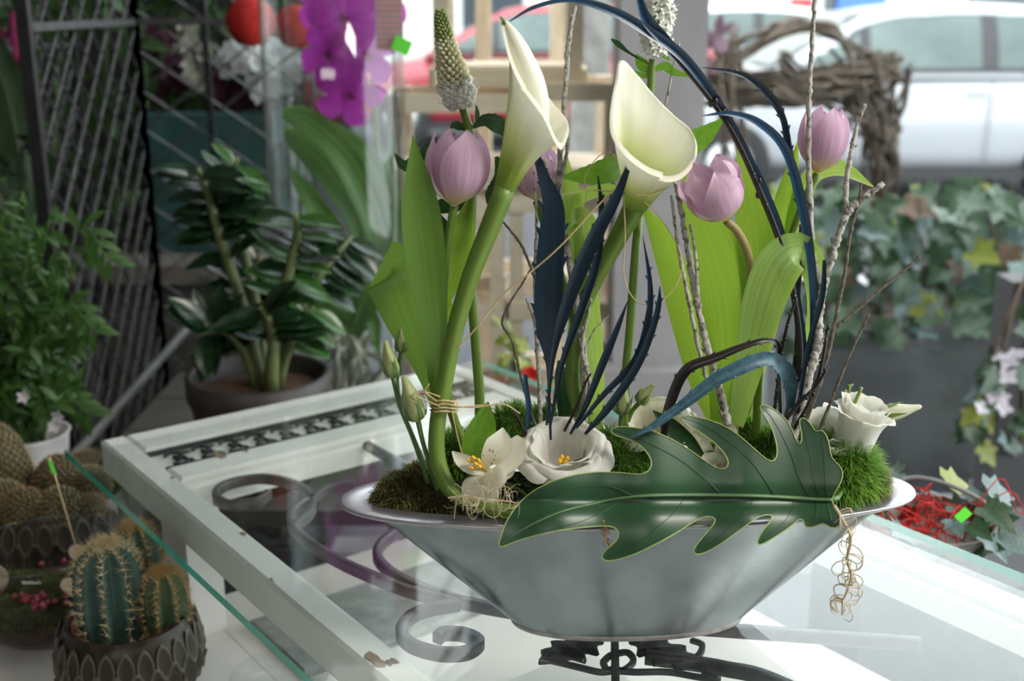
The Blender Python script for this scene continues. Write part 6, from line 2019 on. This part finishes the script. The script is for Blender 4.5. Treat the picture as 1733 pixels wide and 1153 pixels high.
# ================================================================ pots with red accents by the glass
M_sisal = mat('red_sisal', (.55, .012, .012), (.70, .03, .025), rough=.7, scale=40, trans=.2)
def red_pot(label, c, r, h, seed, nleaf, sizes, weights, tagflag, strands, lush):
    R = random.Random(seed)
    t = thing('ivy_basket', label, 'planted basket', c)
    MB().lathe([(.0005, 0), (r * .72, 0), (r * .95, h * .8), (r, h), (r * .94, h), (r * .85, h * .75), (.0005, h * .72)], c, 36).build('pot', mat('grey_basket', (.22, .20, .19), (.34, .31, .29), rough=.8, scale=40, bump=.5, bscale=90), t)
    mb = MB()
    for k in range(lush):
        a = R.uniform(0, 6.28)
        p = c + Vector((math.cos(a) * r * R.uniform(.2, .8) - r * .35, math.sin(a) * r * R.uniform(.2, .8), h * .85))
        mb.tube(crv([p, p + rnd_dir(R, .6) * .03, p + rnd_dir(R, .5) * .05, p + rnd_dir(R, .2) * .045], 8), .0011, 4)
    for k in range(strands):
        a = R.uniform(-1.2, 1.2)
        p = c + Vector((math.cos(a) * r * .5, math.sin(a) * r * .5, h * .9))
        q = p + Vector((R.uniform(.02, .15), R.uniform(-.05, .05), R.uniform(.0, .07)))
        mb.tube(crv([p, p.lerp(q, .4) + Vector((0, 0, R.uniform(.0, .05))), p.lerp(q, .7) - Vector((0, 0, R.uniform(0, .03))), q], 14), .0009, 4)
    mb.build('sisal', M_sisal, t, kind='stuff')
    for k in range(nleaf):
        a = R.uniform(0, 6.28)
        p = c + Vector((math.cos(a) * r * R.uniform(.3, 1.15), math.sin(a) * r * R.uniform(.3, 1.15), h * R.uniform(.90, 1.40)))
        inst('leaf', IVY[R.choices(range(4), weights)[0]], leaf_mtx(p, Vector((math.cos(a), math.sin(a), R.uniform(-.6, .4))), Vector((R.uniform(-.5, .5), -.5, .9)), R.uniform(*sizes)), t)
    if tagflag:
        MB().box(tagflag, (.018, .0008, .018), Matrix.Rotation(.75, 3, 'Y') @ Matrix.Rotation(.3, 3, 'Z')).build('price_tag', M_flag, t, smooth=False)
        MB().tube([tagflag, c + Vector((.0, 0, h * .7))], .0008, 5).build('tag_stick', M_stemd, t)
    return t
ZL_ = .70
lc = P(1570, 925, 1.46); lc.z = ZL_
red_pot('ivy basket with red sisal and a green price tag behind the glass edge', lc, .085, .085, 3, 34, (.034, .060), (3, 5, .2, 0), P(1630, 872, 1.37), 6, 40)
mb = MB()
mb.tube(crv([lc + Vector((-.085, 0, .085)), lc + Vector((-.03, .02, .135)), lc + Vector((.05, 0, .12)), lc + Vector((.095, -.02, .085))], 16), .003, 6)
mb.build('handle', M_groot, bpy.data.objects['ivy_basket'])
l2 = P(850, 672, 2.22); l2.z = .62
red_pot('small basket with red sisal and light green ivy behind the table corner', l2, .085, .09, 4, 20, (.03, .045), (3, 1, 3, 0), None, 2, 80)
b2 = bpy.data.objects['ivy_basket.001']
R = random.Random(12)
for k in range(22):
    p = P(R.uniform(840, 905), R.uniform(540, 640), 2.24 + R.uniform(-.04, .04))
    inst('leaf', IVY[R.choice((0, 2, 2))], leaf_mtx(p, rnd_dir(R, -.2), Vector((R.uniform(-.5, .5), -.8, .6)), R.uniform(.025, .04)), b2)
MB().tube(crv([l2 + Vector((0, 0, .06)), P(870, 600, 2.24), P(855, 545, 2.24)], 12), .002, 5).build('runner', M_stemd, b2)
pf = P(897, 636, 2.20)
fm = MB()
for k in range(9):
    a = k * .7
    e = Vector((math.cos(a), -.4, math.sin(a)))
    fm.blade([pf, pf + e * .012, pf + e * .020 + Vector((0, 0, .003))], [.004, .018, .006], face=Vector((0, -1, .4)), n=6, nx=3, cup=.3)
fm.build('red_flower', M_sisal, b2)
MB().tube(crv([l2 + Vector((0, 0, .06)), P(893, 655, 2.21), pf], 8), .0016, 5).build('flower_stem', M_stemd, b2)
# ledges under them
for nm, lab, c, s_ in (('window_ledge', 'grey ledge under the ivy basket beside the glass edge', (lc.x + .12, lc.y + .10, ZL_ / 2 - .001), (.42, .26, ZL_ - .002)), ('flower_stool', 'grey block stool under the small red basket', (l2.x, l2.y, .309), (.24, .24, .618))):
    tag(MB().box(c, s_).build(nm, M_conc, None, smooth=False, off=Vector((c[0], c[1], 0))), lab, 'stand')
# ================================================================ street: cars, tree, houses
M_tyre = mat('tyre', (.012, .012, .013), rough=.8)
M_hub = mat('alloy', (.45, .45, .46), rough=.35, metal=.8)
M_cgl = mat('car_glass', (.05, .075, .07), (.10, .135, .125), rough=.10, scale=1.5, spec=.5)
M_trim = mat('black_trim', (.02, .02, .022), rough=.45)
def car(label, x0, y, paint, L=4.15, W=1.72, H=1.47, flip=1):
    """x0 front bumper, car drives towards -x when flip=1"""
    t = thing('car', label, 'car', (x0 + flip * L / 2, y + W / 2, 0))
    def pt(x, yy, z):
        return Vector((x0 + flip * x, y + W / 2 + yy, z))
    # body stations: x, z bottom, z belt, half width
    st = [(0, .36, .62, .60), (.06, .28, .70, .74), (.30, .22, .80, .82), (.80, .20, .90, .855), (1.20, .19, .955, .86), (2.0, .19, .985, .86), (3.0, .19, 1.0, .86), (3.6, .21, 1.01, .85), (3.95, .26, 1.0, .80), (4.10, .34, .92, .72), (4.15, .40, .80, .62)]
    st = [(x * L / 4.15, a, b, c) for x, a, b, c in st]
    S_ = cr(st, 44)
    rows = []
    for x, zb, zt, hw in S_:
        row = []
        for k in range(28):
            a = 2 * math.pi * k / 28
            c_, s_ = math.cos(a), math.sin(a)
            e = 2 / 4.2
            yy = hw * math.copysign(abs(c_) ** e, c_)
            zz = (zb + zt) / 2 + (zt - zb) / 2 * math.copysign(abs(s_) ** e, s_)
            row.append(pt(x, yy * (1 + .015 * math.sin(zz * 9)), zz))
        rows.append(row)
    mb = MB(); mb.grid(rows, True)
    mb.face(list(range(28))); mb.face([len(mb.v) - 28 + k for k in range(28)])
    mb.build('body', paint, t)
    # cabin
    hb = .80
    cab = [(1.02, .94, .0), (1.45, 1.20, .05), (1.85, 1.40, .10), (2.35, 1.465, .12), (3.0, 1.45, .12), (3.5, 1.38, .12), (3.82, 1.22, .07), (4.0, .98, .0)]
    cab = [(x * L / 4.15, z, i_) for x, z, i_ in cab]
    S2 = cr(cab, 30)
    rows = []
    for x, zt, ins in S2:
        zt = max(zt, .96)
        wt = hb - .20 * (zt - .94) / .52
        rows.append([pt(x, hb, .94), pt(x, (hb + wt) / 2 + .02, (.94 + zt) / 2), pt(x, wt, zt - .04), pt(x, wt - .06, zt), pt(x, 0, zt + .012), pt(x, -wt + .06, zt), pt(x, -wt, zt - .04), pt(x, -(hb + wt) / 2 - .02, (.94 + zt) / 2), pt(x, -hb, .94)])
    MB().grid(rows).build('cabin', paint, t)
    # side windows, pillars as gaps between panes
    def side_z(x):
        k = min(range(30), key=lambda q: abs(S2[q][0] - x))
        return max(S2[k][1], .96)
    for sg in (-1, 1):
        for xa, xb in ((1.30, 1.72), (1.80, 2.62), (2.74, 3.40), (3.46, 3.78)):
            xa, xb = xa * L / 4.15, xb * L / 4.15
            rr = []
            for k in range(9):
                x = lerp(xa, xb, k / 8)
                z1 = side_z(x) - .085
                col_ = []
                for q in range(5):
                    z = lerp(1.005, max(z1, 1.01), q / 4)
                    wy = hb - .20 * (z - .94) / .52 + .004 + .026 * math.sin(min(1, max(0, (z - .94) / max(.05, (side_z(x) - .98)))) * math.pi) 
                    col_.append(pt(x, sg * (wy + .006), z))
                rr.append(col_)
            MB().grid(rr).build('side_window', M_cgl, t)
        rr = []
        for k in range(25):
            x = lerp(1.26, 3.80, k / 24) * L / 4.15
            rr.append([pt(x, sg * (hb - .20 * (z - .94) / .52 + .0055 + .026 * math.sin(min(1, max(0, (z - .94) / max(.05, (side_z(x) - .98)))) * math.pi)), z) for z in (lerp(.995, max(side_z(x) - .075, 1.0), q / 4) for q in range(5))])
        MB().grid(rr).build('window_surround', M_trim, t)
        # dark waist line and sill
        MB().beam(pt(1.25 * L / 4.15, sg * .812, .99), pt(3.85 * L / 4.15, sg * .812, .995), .012, .022).build('waist_trim', M_trim, t, smooth=False)
        MB().beam(pt(1.0, sg * .845, .24), pt(3.2 * L / 4.15, sg * .845, .24), .03, .08).build('sill', M_trim, t, smooth=False)
        for x in (1.72, 2.68):
            MB().beam(pt(x * L / 4.15, sg * .868, .32), pt(x * L / 4.15, sg * .868, .94), .006, .004, Vector((0, 1, 0))).build('door_gap', M_trim, t, smooth=False)
        for x in (2.50, 3.30):
            MB().beam(pt(x * L / 4.15, sg * .875, .84), pt((x + .16) * L / 4.15, sg * .875, .84), .02, .025).build('door_handle', paint, t, smooth=False)
        MB().ball(pt(1.62 * L / 4.15, sg * .95, 1.03), (.07, .10, .065), 12, 8).build('mirror', paint, t)
        for x in (.78, 3.30):
            c = pt(x * L / 4.15, sg * .78, .31)
            M = Matrix.Rotation(math.pi / 2, 3, 'X')
            wh = MB().lathe([(.20, -.10), (.29, -.10), (.31, -.07), (.31, .07), (.29, .10), (.20, .10)], c, 28, M).build('wheel', M_tyre, t)
            MB().lathe([(.0005, .105 * (1)), (.06, .105), (.19, .09), (.20, -.09), (.0005, -.105)], c, 20, M).build('hub', M_hub, wh)
        MB().ball(pt(.16 * L / 4.15, sg * .62, .68), (.16, .14, .07), 12, 8).build('headlight', mat('headlight', (.55, .58, .60), rough=.15, spec=.8), t)
        MB().ball(pt(4.06 * L / 4.15, sg * .64, .80), (.07, .10, .10), 12, 8).build('tail_light', mat('tail_light', (.35, .01, .01), rough=.2), t)
    # windscreen and rear window
    for xa, za, xb, zb_ in ((1.08, .985, 1.80, 1.375), (3.97, 1.03, 3.62, 1.32)):
        rr = []
        for k in range(7):
            f = k / 6
            x = lerp(xa, xb, f) * L / 4.15
            z = lerp(za, zb_, f)
            k2 = min(range(30), key=lambda q: abs(S2[q][0] - x))
            z = max(S2[k2][1], .96) + .016
            w_ = hb - .20 * (z - .94) / .52 - .10
            rr.append([pt(x, w_ * q / 3, z + .004 * (3 - abs(q))) for q in range(-3, 4)])
        MB().grid(rr).build('windscreen', M_cgl, t)
    MB().beam(pt(.02, -.6, .42), pt(.02, .6, .42), .06, .12).build('grille', M_trim, t, smooth=False)
    return t
M_wcar = mat('white_car_paint', (.36, .37, .39), rough=.25, coat=.5)
M_rcar = mat('red_car_paint', (.26, .02, .03), rough=.25, coat=.5)
car('white hatchback parked across the pavement outside the window', P(1060, 150, 8.8).x, 8.8, M_wcar)
car('red hatchback parked further down the street behind the crates', P(545, 80, 12.4).x, 12.4, M_rcar, L=4.2)
car('silver car parked beyond the red one', P(905, 80, 14.6).x, 14.6, mat('silver_paint', (.62, .64, .66), rough=.3, coat=.4), L=4.2)
# street tree
tp = P(998, 60, 7.2)
tr_ = thing('street_tree', 'grey trunked street tree outside beside the window pillar', 'tree', (tp.x, 7.2, 0))
M_trunk = mat('grey_bark', (.13, .125, .115), (.22, .21, .19), rough=.95, scale=9, bump=.8, bscale=25)
MB().tube(crv([(tp.x, 7.2, -.01), (tp.x + .01, 7.2, .8), (tp.x - .01, 7.2, 1.8), (tp.x + .02, 7.2, 3.2)], 20), [.15, .125, .12, .11], 14).build('trunk', M_trunk, tr_)
R = random.Random(3)
for k in range(7):
    a = k * .9
    b = Vector((tp.x + .02, 7.2, 2.6 + .08 * k))
    MB().tube(crv([b, b + Vector((math.cos(a) * .5, math.sin(a) * .5, .6)), b + Vector((math.cos(a) * 1.1, math.sin(a) * 1.1, 1.5))], 8), [.05, .035, .015], 7).build('branch', M_trunk, tr_)
# houses on the far side of the street
M_fac = [mat('pale_render', (.58, .56, .53), (.64, .62, .59), rough=.9, scale=2), mat('white_render', (.64, .64, .64), (.70, .70, .70), rough=.9, scale=2), mat('sand_render', (.60, .52, .42), (.66, .58, .48), rough=.9, scale=2)]
M_win = mat('house_window', (.05, .06, .07), rough=.1)
xs = -14
for i, (wd, fm_, hh_, lab) in enumerate(((8, 2, 13.5, 'sand coloured house far across the street'), (10, 0, 13.5, 'tall cream house across the street behind the red car'), (9, 1, 6.8, 'white house across the street with a blue sign'), (9, 0, 6.8, 'cream house across the street behind the white car'))):
    YF = 19.0
    t = thing('house', lab, 'house', (xs + wd / 2, YF + 3, 0), 'houses across the street')
    MB().box((xs + wd / 2, YF + 3, hh_ / 2), (wd - .05, 6, hh_)).build('wall', M_fac[fm_], t, smooth=False)
    MB().box((xs + wd / 2, YF + 3, hh_ + .1), (wd, 6.3, .25)).build('cornice', M_fac[1], t, smooth=False)
    for k in range(int(wd / 2.2)):
        for z in [q for q in (1.4, 4.6, 7.8, 11.0) if q < hh_]:
            x = xs + 1.3 + k * 2.2
            wf = MB().box((x, YF - .02, z), (1.15, .08, 1.7)).build('window', M_fac[1], t, smooth=False)
            MB().box((x, YF - .07, z), (.95, .04, 1.5)).build('pane', M_win, wf, smooth=False)
    if i == 2:
        sp_ = P(1462, 20, YF - .3)
        MB().box((sp_.x, YF - .15, sp_.z + .08), (.75, .08, .38)).build('sign_board', mat('blue_sign', (.06, .16, .60), rough=.5), t, smooth=False)
        sp_ = P(1360, 25, YF - .3)
        MB().box((sp_.x, YF - .12, sp_.z), (.35, .06, .5)).build('red_notice', mat('red_notice', (.55, .05, .05), rough=.5), t, smooth=False)
    xs += wd
